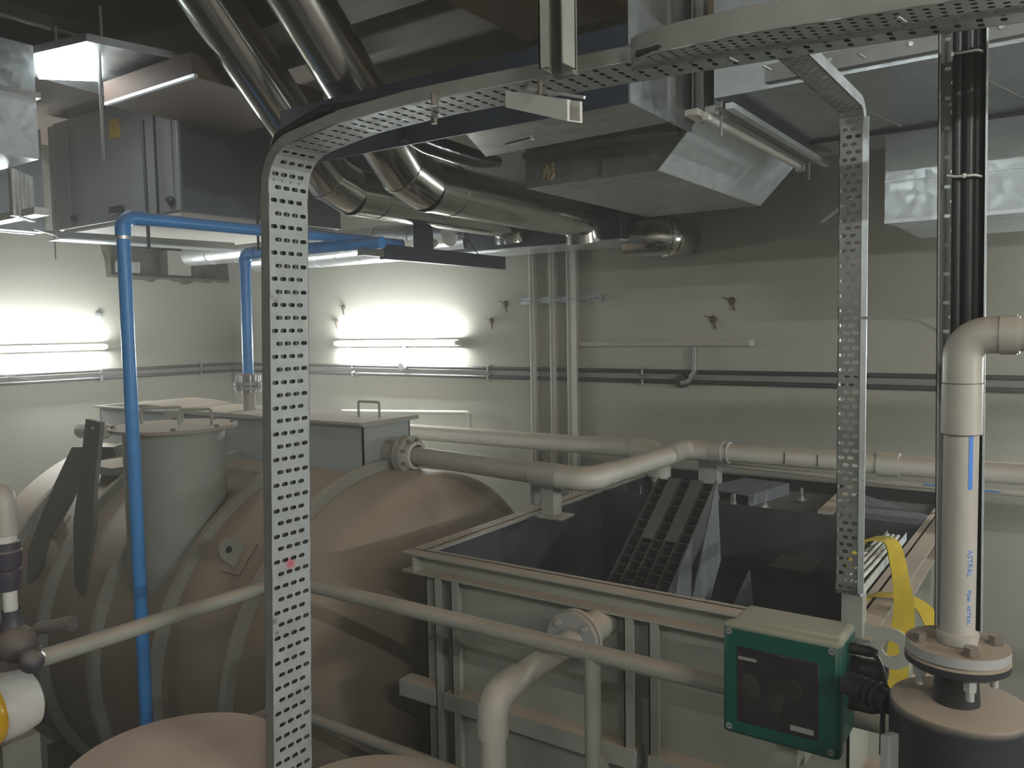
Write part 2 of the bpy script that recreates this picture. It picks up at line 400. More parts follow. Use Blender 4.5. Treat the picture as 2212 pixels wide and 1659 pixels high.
tag(MB().box((XL - .13, 3.72, 3.47), (XL - .03, 3.92, 3.66)).build('masonry_block', 'unitb'), 'pale masonry block left standing inside the broken wall opening', 'block')
tag(MB().box((XL - .1, 3.28, 3.47), (XL + .02, 3.46, 3.55)).build('duct_end_plate', 'galvd'), 'grey metal plate stuck in the broken wall opening behind the tall blue pipe', 'metal plate')

# ------------------------------------------------------------------ lamps
def batten(p0, p1, off, label, name='tube_lamp', group=None, g='glow'):
    """fluorescent batten between p0 and p1 on a wall, tube held off the wall along off"""
    p0, p1, off = V(p0), V(p1), V(off).normalized(); r = thing(name, label, 'light', (p0 + p1) / 2, group); d = (p1 - p0).normalized()
    MB().obox((p0 + p1) / 2 + off * 0.02, (d, off, d.cross(off)), ((p1 - p0).length / 2, 0.02, 0.022)).build('housing', 'white', r, 0.004)
    tb = MB().cyl(p0 + off * 0.062 + d * 0.02, p1 + off * 0.062 - d * 0.02, 0.014, n=16).build('tube', g, r)
    for q, s in ((p0, 1), (p1, -1)):
        MB().obox(q + off * 0.045 + d * 0.008 * s, (d, off, d.cross(off)), (0.008, 0.028, 0.016)).build('socket', 'white', r, 0.003)
    return r
batten((-4.51, YB, 2.92), (-3.36, YB, 2.92), (0, -1, 0), 'lit tube lamp on the back wall between the perforated tray and the vertical pipes')
batten((XL, 1.98, 2.93), (XL, 3.16, 2.93), (1, 0, 0), 'lit tube lamp on the left wall, left of the tall blue pipe')
batten((0.12, YB, 2.86), (1.30, YB, 2.86), (0, -1, 0), 'lit tube lamp on the back wall beyond the right edge of the photo')
batten((XR, 0.4, 3.3), (XR, 1.6, 3.3), (-1, 0, 0), 'lit tube lamp on the right wall outside the frame', g='glowr')
batten((1.6, -1.2, ZC), (2.8, -1.2, ZC), (0, 0, -1), 'added unseen fill lamp on the ceiling behind the photographer', g='glowr')  # unseen tube added as fill, to brighten surfaces facing right
batten((-1.9, -1.7, ZC), (-0.8, -1.7, ZC), (0, 0, -1), 'weaker added unseen fill lamp on the ceiling behind the photographer, left one')  # unseen tube added to lighten the front of the tray bracket
# small bracket and cable under the wall lamp
cl = MB().tube(pipe_path([(-3.86, 4.235, 2.90), (-3.86, 4.225, 2.80), (-3.86, 4.215, 2.765)], 0.01), 0.012, 10)
cl.cyl((-3.86, 4.245, 2.757), (-3.86, 4.19, 2.757), 0.026, n=16)
tag(cl.build('junction_box', 'trayd'), 'small round junction box with a stub of conduit under the back wall lamp', 'junction box')
# panel with its own emission between the ducts, top left
cl = thing('glowing_panel', 'bright square panel glowing between the ducts at top left', 'light', (-3.4, 1.80, 4.11))
MB().prism([(-3.60, 1.60, 4.115), (-3.11, 1.69, 4.115), (-3.0, 2.18, 4.115), (-3.74, 2.10, 4.115), (-3.70, 1.75, 4.115)], (0, 0, 0.03)).build('housing', 'galv', cl)
MB().prism([(-3.46, 1.665, 4.100), (-3.15, 1.71, 4.100), (-3.25, 1.82, 4.100), (-3.50, 1.96, 4.100), (-3.67, 1.78, 4.100)], (0, 0, 0.014)).build('glow_sheet', 'glowp', cl)
for x in (-3.2, -3.55): MB().tube([(x, 1.8, 4.14), (x, 1.8, 4.298)], 0.006, 8).build('hanger', 'trayd', cl)

# ------------------------------------------------------------------ perforated trays
def Iout(lat):                                  # inner side normal = tangent x lat
    l = V(lat); return lambda d: d.cross(l).normalized()
# tall tray: up the plane X=-1.53, bends and runs overhead towards +X
lat = (0, 1, 0)
ZT = 3.447
p1 = [(-1.535, 0, 1.25), (-1.53, 0, 3.28), (-1.53, 0, 3.33)]
bend = [(-1.53 + 0.085 * (1 - math.cos(a)) , 0, 3.335 + 0.085 * math.sin(a)) for a in [math.pi / 2 * k / 7 for k in range(1, 7)]]
p1 = p1 + bend + [(-1.40, 0, 3.427), (-1.30, 0, 3.440), (-1.10, 0, 3.447), (-0.9, 0, ZT), (-0.7, 0, ZT), (-0.5, 0, ZT), (-0.3, 0, ZT), (-0.1, 0, ZT), (0.3, 0, ZT), (1.2, 0, ZT)]
inn = lambda d: -(d.cross(V((0, 1, 0)))).normalized() if False else (V((0, 1, 0)).cross(d)).normalized()
# tangent +Z at the start: inner side must be -X ; lat x d = Y x Z = +X -> negate
inn = lambda d: -(V((0, 1, 0)).cross(d)).normalized()
def shift(x):
    if x < -1.2: return 0.0
    return 0.03 * (x + 1.2) + 0.075 * (x + 1.2) ** 2 if x < -0.1 else 0.124 + 0.2 * (x + 0.1)
uf = lambda u, p: u + shift(p.x)
uf0 = lambda u, p: u + 0.033 * (min(p.z, 3.33) - 3.33) if p.x < -1.5 else uf(u, p)
t1 = thing('cable_tray', 'tall perforated galvanised cable tray standing in the foreground and bending overhead to the right', 'cable tray', (-1.53, 1.28, 1.2))
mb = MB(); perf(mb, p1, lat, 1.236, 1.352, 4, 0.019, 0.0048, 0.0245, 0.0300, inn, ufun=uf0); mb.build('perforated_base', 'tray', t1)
mb = MB(); strip(mb, p1, lat, 1.236, inn, 0.028, ufun=uf0, lip=0.006); mb.build('side_flange', 'tray_side', t1)
mb = MB(); strip(mb, p1, lat, 1.3505, inn, 0.028, ufun=uf0); mb.build('side_flange', 'tray_side', t1)
for (x, y) in ((-1.04, 1.245), (-1.13, 1.35)): MB().cyl((x, y, ZT - 0.012), (x, y, ZT + 0.01), 0.007, n=8).build('bolt', 'bolt', t1)
# black cables lying in it
for k, l in enumerate(('nearest its left edge', 'second from its left edge', 'third from its left edge', 'nearest its right edge')):
    f_ = lambda z: 1.236 + k * 0.0245 + 0.033 * (z - 2.9)
    tag(MB().tube(pipe_path([(-1.545, f_(1.3), 1.3), (-1.545, f_(3.3), 3.33), (-1.515, f_(3.4), 3.445), (-1.36, f_(3.4), 3.461 + .007 * (3 - k)), (-1.10, f_(3.4), 3.461), (-0.9, f_(3.4) + .015, 3.461), (-0.5, f_(3.4) + .057, 3.461), (-0.18, f_(3.4) + .106, 3.461), (0.9, f_(3.4) + .32, 3.461)], 0.03), 0.0115, 12).build('power_cable', 'black'),
        'black cable lying in the tall perforated tray, ' + l, 'cable', 'black cables in the tall tray')

# second tray, lies against the first one, nearer the camera
def lerps(x, T):
    if x <= T[0][0]: return T[0][1]
    for (a, b), (c, d) in zip(T, T[1:]):
        if x <= c: return b + (d - b) * (x - a) / (c - a)
    return T[-1][1]
FT = [(-.625, 1.256), (-.615, 1.238), (-.60, 1.228), (-.57, 1.220), (-.543, 1.216), (-.425, 1.218), (-.30, 1.243), (-.163, 1.268), (.6, 1.41), (1.2, 1.52)]
BT = [(-.625, 1.259), (-.563, 1.266), (-.452, 1.292), (-.172, 1.344), (1.2, 1.595)]
p2 = [(x, 0, 3.43) for x in (-.625, -.615, -.60, -.585, -.57, -.545, -.50, -.45, -.425, -.36, -.30, -.23, -.163, 0, .3, .6, .9, 1.2)]
uf2 = lambda u, p: lerps(p.x, FT) + u / 0.08 * (lerps(p.x, BT) - lerps(p.x, FT))
t2 = thing('cable_tray', 'wide perforated overhead tray with a rounded end lying below the tall tray run', 'cable tray', (0, 1.28, 3.43))
mb = MB(); perf(mb, p2, lat, 0.0, 0.08, 4, 0.0112, 0.0048, 0.0170, 0.0185, inn, ufun=uf2, skip=lambda s_, T: s_ < 0.03)
mb.build('perforated_base', 'tray', t2)
mb = MB(); strip(mb, p2, lat, 0.0, inn, 0.040, ufun=uf2); mb.build('side_flange', 'tray_side', t2)
mb = MB(); strip(mb, p2, lat, 0.08, inn, -0.004, t=.003, ufun=uf2); mb.build('side_flange', 'tray_side', t2)
for k, l in enumerate(('at its front edge', 'second from its front edge', 'second from its back edge', 'at its back edge')):
    tag(MB().tube([(x, lerps(x, FT) + (k + .5) / 4 * (lerps(x, BT) - lerps(x, FT)), 3.4395) for x in (-.60, -.56, -.50, -.46, -.425, -.36, -.30, -.23, -.163, 0, .3, .6, 1.2)], 0.0075, 10).build('power_cable', 'black'),
        'black cable in the wide overhead tray, ' + l, 'cable', 'black cables in the wide overhead tray')
for (x, y) in ((-0.47, 1.29), (-0.44, 1.365), (-0.22, 1.27), (-0.3, 1.40)):
    tag(MB().bar((x, y, 3.424), (x + 0.006, y + 0.022, 3.422), 0.004, 0.002).build('cable_tie', 'white'),
        {0: 'white cable tie through the holes of the wide overhead tray near its rounded end', 1: 'white cable tie at the back edge of the overhead trays above the grey light fitting',
         2: 'white cable tie on the wide overhead tray just left of the black cables', 3: 'white cable tie on the rear overhead tray above the short branch tray'}[((-0.47, -0.44, -0.22, -0.3).index(x))], 'cable tie', 'cable ties on the overhead trays')

# branch tray running back, then down (the slim vertical tray), then back again at the tank rim
lat3 = (1, 0, 0)
pb = pipe_path([(0, 1.44, 3.452), (0, 1.87, 3.452), (0, 1.87, 2.395), (0, 2.46, 2.395)], 0.028)
inn3 = lambda d: (V((1, 0, 0)).cross(d)).normalized()
t3 = thing('cable_tray', 'slim perforated tray dropping to the tank rim right of centre and turning back', 'cable tray', (-0.41, 1.87, 2.39))
mb = MB(); perf(mb, pb, lat3, -0.437, -0.389, 2, 0.0135, 0.0040, 0.0185, 0.0160, inn3); mb.build('perforated_base', 'trayd', t3)
mb = MB(); strip(mb, pb, lat3, -0.437, inn3, 0.022); mb.build('side_flange', 'trayd', t3)
mb = MB(); strip(mb, pb, lat3, -0.389, inn3, 0.022, t=0.002); strip(mb, pb, lat3, -0.389, lambda d: inn3(d), 0.002)
mb.bar((-0.384, 1.872, 3.435), (-0.384, 1.868, 2.41), 0.012, 0.004, (0, 1, 0)); mb.build('side_flange', 'galvb', t3)
t3b = MB()
for k in range(3):
    t3b.tube([(-0.43 + 0.014 * k, 1.90, 2.412 + .004 * k), (-0.43 + 0.014 * k, 2.1, 2.414), (-0.428 + 0.013 * k, 2.42, 2.414)], 0.005, 8)
tag(t3b.build('cable_bundle', 'white'), 'white cables lying in the low end of the slim tray above the tank rim', 'cable')
tk = MB()
for k in range(6):
    tk.bar((-0.437 + (k % 2) * 0.03, 2.12 + k * 0.03, 2.425), (-0.425 + (k % 2) * 0.03, 2.13 + k * 0.03, 2.436), 0.004, 0.004)
tag(tk.build('tie_knot', 'white'), 'knotted white ties around the cables in the low end of the slim tray', 'cable tie')

# right tray with black cables
t4 = thing('cable_tray', 'upright perforated tray carrying thick black cables behind the white pipe at right', 'cable tray', (-0.165, 1.58, 2.3))
pv = [(0, 1.585, 1.25), (0.0, 1.585, 4.3)]
inn4 = lambda d: V((0, -1, 0))
uf4 = lambda u, p: u - (p.z - 2.5) * 0.009
mb = MB(); perf(mb, [(0, 1.585, 1.25 + 0.1 * k) for k in range(31)], (1, 0, 0), -0.198, -0.132, 3, 0.010, 0.0032, 0.018, 0.0245, inn4, ufun=uf4); mb.build('perforated_base', 'trayd', t4)
pv = [(0, 1.585, 1.25 + 0.1 * k) for k in range(31)]
mb = MB(); strip(mb, pv, (1, 0, 0), -0.199, inn4, 0.03, ufun=uf4, lip=0.004); mb.build('side_flange', 'trayd', t4)
mb = MB(); strip(mb, pv, (1, 0, 0), -0.132, inn4, 0.034, t=0.003, ufun=uf4, lip=0.006); mb.build('side_flange', 'galvb', t4)
for k, (x, l) in enumerate(((-0.172, 'left'), (-0.155, 'middle'), (-0.1425, 'right'))):
    tag(MB().tube([(x + 0.009, 1.568, 1.3), (x + 0.003, 1.568, 2.2), (x, 1.568, 2.6), (x - 0.005, 1.568, 3.2), (x - 0.0135, 1.568, 4.2)], (0.0085, 0.0105, 0.0075)[k], 12).build('power_cable', 'black'),
        'thick black cable, %smost of the three in the upright right tray' % l if k != 1 else 'thick black cable between the two others in the upright right tray', 'cable', 'black cables in the right tray')
for (z, nm) in ((3.44, 'upper'), (3.24, 'lower')):
    o = MB().tube([(-0.192, 1.556, z + 0.004), (-0.178, 1.553, z), (-0.150, 1.550, z - 0.001), (-0.139, 1.556, z - 0.004)], 0.0022, 8)
    o.ball((-0.188 + (0.022 if nm == 'lower' else 0), 1.553, z), 0.0045, n=8)
    tag(o.build('cable_tie', 'white'), nm + ' pale tie strapped around the black cables in the right tray', 'cable tie', 'ties on the black cables')

# thin white rod between the slim tray and the cable tray
tag(MB().tube([(-0.386, 1.868, 3.012), (-0.32, 1.79, 3.010), (-0.25, 1.68, 3.000), (-0.206, 1.585, 2.984)], 0.0032, 8).build('cable_tie', 'white'), 'long thin white tie stretched from the slim tray to the black cable tray', 'cable tie')
tag(MB().tube([(-0.51, 2.02, 3.24), (-0.43, 1.95, 3.275)], 0.0035, 8).build('cable_tie', 'white'), 'short stiff white tie poking out left of the slim tray below the ducts', 'cable tie')

# hanging strut and bracket holding the overhead tray
ts = thing('hanging_strut', 'grey steel channel hanging from the ceiling to hold the overhead tray', 'strut', (-0.72, 1.185, 3.43))
sb = MB(); sb.box((-0.744, 1.16, 3.428), (-0.726, 1.166, ZC)).box((-0.744, 1.16, 3.428), (-0.741, 1.20, ZC)).box((-0.700, 1.16, 3.428), (-0.697, 1.20, ZC)).box((-0.744, 1.197, 3.428), (-0.697, 1.20, ZC)); sb.build('channel', 'rail', ts)
MB().box((-0.739, 1.195, 3.42), (-0.70, 1.21, 3.56)).build('back_plate', 'steeld', ts)
tc = thing('support_bracket', 'pale steel channel bracket crossing under the overhead tray', 'bracket', (-0.80, 1.23, 3.36))
A0, A1, B0, B1 = V((-0.885, 1.264, 3.441)), V((-0.884, 1.262, 3.410)), V((-0.707, 1.187, 3.378)), V((-0.706, 1.185, 3.342))
bk = V((0.007, 0.030, 0.002)); th_ = V((0.002, 0.004, 0))
kb = MB(); kb.prism([A0, A1, B1, B0], th_); kb.prism([A1, A1 + bk, B1 + bk, B1], (0, 0, 0.002)); kb.prism([A0 + bk - V((0, 0, .006)), A1 + bk, B1 + bk, B0 + bk], th_)
kb.prism([A0 - V((0, 0, .0025)), A0 + bk * .3 - V((0, 0, .0025)), B0 + bk * .3 - V((0, 0, .0025)), B0 - V((0, 0, .0025))], (0, 0, 0.002)); kb.build('channel', 'white', tc)
MB().bar((-0.862, 1.285, 3.447), (-0.69, 1.215, 3.384), 0.004, 0.005).build('flat_bar', 'galvb', tc)
MB().cyl((-0.80, 1.25, 3.40), (-0.80, 1.25, 3.445), 0.005, n=10).build('bolt', 'bolt', tc)

# ------------------------------------------------------------------ round aluminium ducts
def round_duct(x, zc, y_el, r, y_end, label, group):
    t = thing('round_duct', label, 'duct', (x, y_el, zc - r), group)
    d = V((0, 0.70, -0.71)).normalized(); top = V((x, y_el, zc)) - d * 1.0 + V((0, -0.10, 0.10))
    k1 = V((x, y_el - 0.17, zc + 0.175)); k2 = V((x, y_el - 0.045, zc + 0.05)); k2b = V((x, y_el + 0.09, zc + 0.004))
    MB().tube([k1 - d * 0.75, k1], r, 36, cap=False).build('sloping_section', 'chrome', t)
    e = MB(); e.tube([k1, k2, k2b], r, 36, cap=False); e.build('elbow', 'chrome', t)
    MB().tube([k2b, V((x, y_end - 0.12, zc))], r, 36, cap=False).build('straight_section', 'chrome', t)
    e = MB(); e.tube([V((x, y_end - 0.12, zc)), V((x, y_end - 0.03, zc - 0.01)), V((x + 0.0, y_end + 0.04, zc - 0.04)), V((x, y_end + 0.06, zc - 0.12))], r * 0.99, 36); e.build('end_elbow', 'chrome', t)
    for c, dv in ((k1, d), (k2b, V((0, 1, 0))), (k2b + V((0, 0.16, 0)), V((0, 1, 0))), (k2, V((0, 1, -.45)))):
        dv = dv.normalized(); MB().lathe(c - dv * 0.008, dv, [(0, r), (0, r + 0.003), (0.016, r + 0.003), (0.016, r)], 36).build('seam_band', 'chrome', t)
    return t
round_duct(-2.20, 3.585, 2.48, 0.105, 3.80, 'shiny round metal duct, the nearer one on the right, bending from a slope to level', 'round metal ducts')
round_duct(-2.70, 3.625, 2.55, 0.105, 3.84, 'shiny round metal duct, the farther one on the left behind the tall tray', 'round metal ducts')
# duct stub right of the dark plenum
st = thing('round_duct', 'short shiny duct elbow sticking out at the right end of the dark plenum', 'duct', (-1.9, 4.0, 3.38))
MB().tube(pipe_path([(-2.02, 4.02, 3.475), (-1.80, 4.02, 3.475), (-1.80, 4.27, 3.475)], 0.11), 0.098, 32).build('elbow', 'chrome', st)
for a in (0.9, 1.15):
    cc = V((-1.91 + 0.11 * math.sin(a), 4.13 - 0.11 * math.cos(a), 3.475)); dv = V((math.cos(a), math.sin(a), 0))
    MB().lathe(cc - dv * 0.006, dv, [(0, 0.098), (0, 0.104), (0.012, 0.104), (0.012, 0.098)], 32).build('seam_band', 'chrome', st)
# dark plenum behind the ducts
pl = thing('plenum_box', 'long dark insulated plenum box with a bright bottom edge below the round ducts', 'duct', (-2.6, 4.0, 3.46))
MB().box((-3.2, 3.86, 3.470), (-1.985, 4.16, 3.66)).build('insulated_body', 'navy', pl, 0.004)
MB().box((-3.2, 3.86, 3.452), (-1.985, 4.16, 3.468)).build('foil_base', 'foil', pl, 0.004)
# dark hanging channel
hc = thing('hanging_channel', 'dark steel channel hung crosswise beneath the round ducts', 'strut', (-2.7, 3.2, 3.34))
MB().box((-2.73, 2.84, 3.342), (-2.695, 3.82, 3.412)).build('channel', 'navy', hc)
MB().box((-2.735, 2.70, 3.352), (-2.70, 2.84, 3.386)).build('end_piece', 'steeld', hc)
MB().box((-2.73, 3.08, 3.41), (-2.72, 3.22, 3.56)).build('hanger', 'navy', hc)
tag(MB().ball((-2.85, 3.32, 3.46), 0.055, (1.2, 1, .6), 12).build('cable_coil', 'pvc'), 'pale rag or cable coil stuffed behind the dark hanging channel', 'bundle')
tag(MB().tube([(-2.68, 3.35, 3.50), (-2.68, 3.45, 3.49), (-2.68, 3.5, 3.44), (-2.69, 3.6, 3.38), (-2.69, 3.72, 3.365)], 0.003, 6).build('loose_wire', 'black'), 'thin black wire looping down over the dark hanging channel', 'cable')

# foil ducts to the wall opening
def foil(x0, x1, y, z0, z1, r, label):
    t = thing('foil_duct', label, 'duct', ((x0 + x1) / 2, y, z0 - r), 'foil covered ducts')
    MB().tube([(x0 + (x1 - x0) * k / 12, y, z0 + (z1 - z0) * k / 12) for k in range(13)], r, 28).build('foil_sleeve', 'foil', t)
    MB().cyl((x0 + .45, y, z0 + r - .004), (x0 + .45, y, ZC), 0.004, n=8).build('hanger', 'trayd', t)
    n = 9
    for k in range(1, n):
        p = V((x0 + (x1 - x0) * k / n, y, z0 + (z1 - z0) * k / n)); MB().lathe(p, (1, 0.12 * (-1) ** k, 0), [(0, r), (0, r + .002), (.012, r + .002), (.012, r)], 28).build('tape_band', 'foil', t)
foil(-5.36, -2.92, 3.60, 3.580, 3.545, 0.075, 'silver foil covered duct, the upper one nearest the wall opening')
foil(-5.02, -3.02, 3.93, 3.545, 3.53, 0.085, 'silver foil covered duct, the lower one just below the blue pipes')

# ------------------------------------------------------------------ rectangular ducts
d1 = thing('rectangular_duct', 'galvanised rectangular duct with a slanted bright end panel above the tank', 'duct', (-1.5, 3.2, 3.55))
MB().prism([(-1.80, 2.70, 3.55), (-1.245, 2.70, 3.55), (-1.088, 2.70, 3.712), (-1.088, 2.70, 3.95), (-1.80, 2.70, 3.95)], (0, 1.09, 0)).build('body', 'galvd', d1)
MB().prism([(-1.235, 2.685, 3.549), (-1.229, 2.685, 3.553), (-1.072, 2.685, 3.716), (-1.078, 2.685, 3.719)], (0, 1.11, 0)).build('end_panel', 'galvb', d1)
MB().box((-1.80, 2.675, 3.66), (-1.16, 2.70, 3.685)).build('flange_strip', 'trayd', d1)
MB().box((-1.46, 2.692, 3.56), (-1.452, 2.70, 3.66)).build('seam_strip', 'trayd', d1)
f = MB()
for k in range(22): f.ball((-1.72 + 0.045 * random.random(), 2.699, 3.575 + 0.06 * random.random()), 0.011, (1, .35, 1), 8)
f.build('foam_patch', 'foam', d1); f = None
d1['label'] = d1['label']
d2 = thing('rectangular_duct', 'dark sided rectangular duct behind the overhead tray with a bluish galvanised end', 'duct', (-1.7, 2.2, 3.6))
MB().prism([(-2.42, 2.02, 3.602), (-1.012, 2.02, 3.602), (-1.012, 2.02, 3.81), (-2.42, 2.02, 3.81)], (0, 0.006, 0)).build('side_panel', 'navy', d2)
MB().prism([(-1.57, 2.026, 3.603), (-1.012, 2.026, 3.603), (-1.012, 2.29, 3.603), (-1.72, 2.33, 3.603)], (0, 0, 0.207)).build('body', 'galvd', d2)
MB().box((-1.012, 2.02, 3.600), (-1.006, 2.27, 4.3)).build('end_panel', 'galv', d2)
MB().box((-1.012, 2.27, 3.600), (-1.000, 2.30, 4.3)).build('flange_strip', 'trayd', d2)
MB().box((-1.012, 2.30, 3.600), (-1.006, 2.44, 4.3)).build('end_panel', 'galv', d2)
tag(MB().box((-0.99, 2.42, 3.63), (-0.96, 2.46, ZC)).box((-0.99, 2.40, 3.63), (-0.985, 2.48, ZC)).build('hanging_strut', 'trayd'), 'upright steel channel beside the bluish galvanised duct end', 'strut')
tag(MB().box((-0.958, 2.50, 3.64), (-0.93, 2.53, ZC)).build('hanging_strut', 'galv'), 'thin upright steel channel just left of the grey light fitting', 'strut')
tag(MB().bar((-1.55, 2.22, 3.600), (-1.44, 2.20, 3.600), 0.018, 0.003, (0, 0, 1)).build('tape_strip', 'foil'), 'strip of silver tape on the duct underside left of the bracket', 'tape')

gl = MB()
gl.tube([(-1.80, 1.99, 3.635), (-1.80, 2.10, 3.622), (-1.80, 2.25, 3.616), (-1.80, 2.38, 3.612), (-1.79, 2.50, 3.62)], [0.022, 0.034, 0.036, 0.034, 0.02], 20)
tag(gl.build('wrapped_pipe', 'gloss'), 'glossy black plastic wrapped pipe above the nearer round duct', 'pipe')

# big galvanised ducts, upper right
U = thing('rectangular_duct', 'large flat galvanised duct overhead at upper right behind the trays', 'duct', (0.4, 2.8, 3.64))
MB().box((-0.87, 2.27, 3.642), (2.3, 3.0, 3.98)).build('body', 'galv', U)
MB().box((-0.87, 3.0, 3.642), (2.3, 3.30, 3.98)).build('body', 'galv', U)
MB().box((-0.72, 2.25, 3.655), (2.3, 2.27, 3.70)).build('flange_strip', 'trayd', U)
MB().box((-0.80, 2.992, 3.630), (2.3, 3.004, 3.645)).build('joint_strip', 'dark', U)
MB().bar((-0.62, 2.33, 3.639), (-0.50, 2.96, 3.639), 0.004, 0.005).build('crease', 'trayd', U)
MB().bar((-0.28, 2.33, 3.639), (-0.12, 2.96, 3.639), 0.004, 0.005).build('crease', 'trayd', U)
for k in range(12): fb = MB(); hexb(fb, (-0.55 + k * 0.19, 2.252, 3.68), (0, -1, 0), 0.006, 0.006); fb.build('bolt', 'zinc', U)
Lw = thing('rectangular_duct', 'lower galvanised duct box hanging under the large duct at the right edge', 'duct', (0.5, 3.3, 3.33))
MB().box((-0.555, 3.006, 3.345), (2.3, 3.75, 3.640)).build('body', 'galv', Lw)
MB().box((-0.556, 3.003, 3.47), (2.3, 3.006, 3.474)).build('seam_strip', 'galvb', Lw)
MB().prism([(-0.555, 3.0, 3.333), (-0.500, 3.06, 3.318), (2.3, 3.06, 3.318), (2.3, 3.0, 3.333)], (0, 0, 0.013)).build('bottom_lip', 'galvb', Lw)
# dark box paints the shade in the gap above the tray, between ducts
tag(MB().box((-0.56, 2.0, 3.80), (-0.30, 2.24, 3.90)).build('dark_gap_box', 'dark'), 'dark box filling the shaded gap above the overhead trays at upper right', 'bracket')

# unlit light fitting
lf = thing('light_fitting', 'unlit narrow batten light fitting hanging beside the big galvanised duct', 'light', (-0.86, 2.7, 3.58))
MB().box((-0.895, 2.26, 3.600), (-0.862, 3.22, 3.622)).build('housing', 'tray', lf, 0.003)
MB().cyl((-0.885, 2.24, 3.590), (-0.885, 3.20, 3.590), 0.011, n=14).build('unlit_tube', 'white', lf)
MB().box((-0.905, 3.19, 3.578), (-0.872, 3.22, 3.606)).build('socket', 'white', lf, 0.003)
MB().box((-0.93, 2.20, 3.588), (-0.89, 2.30, 3.606)).build('socket', 'unitb', lf, 0.003)
pt_ = thing('hanging_channel', 'perforated strut channel running beside the unlit light fitting', 'strut', (-0.83, 2.75, 3.6))
mb = MB(); perf(mb, [(0, 2.25 + k * 0.1, 3.606) for k in range(11)], (1, 0, 0), -0.856, -0.822, 1, 0.012, 0.0045, 0.020, 0.032, lambda d: V((0, 0, 1))); mb.build('perforated_base', 'trayd', pt_)
MB().box((-0.822, 2.23, 3.596), (-0.800, 3.28, 3.612)).build('side_flange', 'galvb', pt_)
for (x, y, z0, z1, l) in ((-0.86, 2.30, 3.54, 3.98, 'thin threaded rod poking down past the unlit light fitting'), (-0.845, 3.16, 3.535, 3.62, 'short threaded rod end under the far end of the unlit light fitting'),
                          (-3.225, 1.80, 3.70, 4.19, 'threaded rod hanging in front of the grey air unit at top left'),):
    tag(MB().cyl((x, y, z0), (x, y, z1), 0.0045 if y > 2 else 0.007, n=10).build('threaded_rod', 'trayd'), l, 'rod')
tag(MB().cyl((-3.56, 2.18, 3.40), (-3.60, 2.2, 4.0), 0.008, n=10).build('threaded_rod', 'dark'), 'dark threaded rod in front of the right part of the grey air unit', 'rod')
tag(MB().cyl((-4.54, 2.24, 3.42), (-4.54, 2.24, 3.9), 0.005, n=10).build('threaded_rod', 'trayd'), 'thin threaded rod beside the left end of the grey air unit', 'rod')
tag(MB().cyl((-3.08, 2.42, 3.38), (-3.08, 2.42, 3.75), 0.006, n=10).build('threaded_rod', 'dark'), 'dark threaded rod right of the tall tray between the blue pipes', 'rod')

# ------------------------------------------------------------------ top-left: air unit, big dark duct
au = thing('air_handling_unit', 'grey air handling unit hung under the ceiling at upper left with a yellow sticker', 'air unit', (-4.1, 2.8, 3.57))
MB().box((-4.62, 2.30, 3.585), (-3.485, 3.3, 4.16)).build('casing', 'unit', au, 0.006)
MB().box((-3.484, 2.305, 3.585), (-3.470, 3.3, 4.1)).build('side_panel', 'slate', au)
MB().box((-4.58, 2.31, 3.565), (-3.50, 3.29, 3.584)).build('base_panel', 'unitb', au)
MB().box((-4.045, 2.290, 3.995), (-3.965, 2.299, 4.085)).build('warning_sticker', 'sticker', au)
MB().box((-4.06, 2.275, 3.615), (-3.955, 2.299, 3.655)).build('latch', 'dark', au, 0.003)
MB().box((-4.46, 2.285, 3.615), (-4.42, 2.299, 3.65)).build('latch', 'dark', au, 0.003)
MB().ball((-3.54, 2.285, 3.635), 0.03, (1, .6, .75), 12).build('cable_gland', 'dark', au)
MB().box((-3.66, 2.290, 3.585), (-3.652, 2.299, 4.1)).build('panel_seam', 'dark', au)
MB().box((-3.525, 2.292, 3.60), (-3.520, 2.299, 4.1)).build('panel_seam', 'trayd', au)
MB().box((-4.475, 2.292, 3.585), (-4.47, 2.299, 4.1)).build('panel_seam', 'trayd', au)
MB().box((-4.72, 2.32, 3.585), (-4.63, 2.6, 4.16)).build('flexible_collar', 'galvd', au)
tr = thing('support_channel', 'grey channel lying level just under the grey air unit', 'strut', (-3.9, 2.36, 3.45))
MB().prism([(-3.90, 1.84, 3.490), (-3.84, 1.95, 3.455), (-3.84, 2.88, 3.470), (-3.90, 2.90, 3.512)], (-0.02, 0, 0)).build('web', 'trayd', tr)
MB().prism([(-3.86, 1.93, 3.452), (-3.86, 2.86, 3.468), (-3.98, 2.86, 3.468), (-3.98, 1.93, 3.452)], (0, 0, 0.004)).build('lower_flange', 'galvb', tr)
bg = thing('rectangular_duct', 'huge dark brown duct overhead filling the top left corner', 'duct', (-2.5, 0.8, 4.1))
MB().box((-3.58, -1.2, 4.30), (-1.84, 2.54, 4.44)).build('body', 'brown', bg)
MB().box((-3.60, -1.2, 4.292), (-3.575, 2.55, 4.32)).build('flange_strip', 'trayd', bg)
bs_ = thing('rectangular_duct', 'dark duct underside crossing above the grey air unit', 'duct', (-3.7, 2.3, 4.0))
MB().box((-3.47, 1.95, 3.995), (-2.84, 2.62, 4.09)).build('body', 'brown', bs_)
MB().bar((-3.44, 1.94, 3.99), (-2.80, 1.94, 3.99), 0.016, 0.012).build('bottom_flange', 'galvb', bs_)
tag(MB().box((-5.4, 1.85, 4.215), (-3.62, 2.95, 4.28)).build('rectangular_duct', 'brown'), 'dark duct behind the glowing square panel at top left', 'duct')
dm = tag(MB().box((-3.44, 2.93, 3.80), (-3.2, 3.4, 4.12)).build('damper_box', 'dark'), 'small dark damper box beside the air unit behind the round ducts', 'duct')
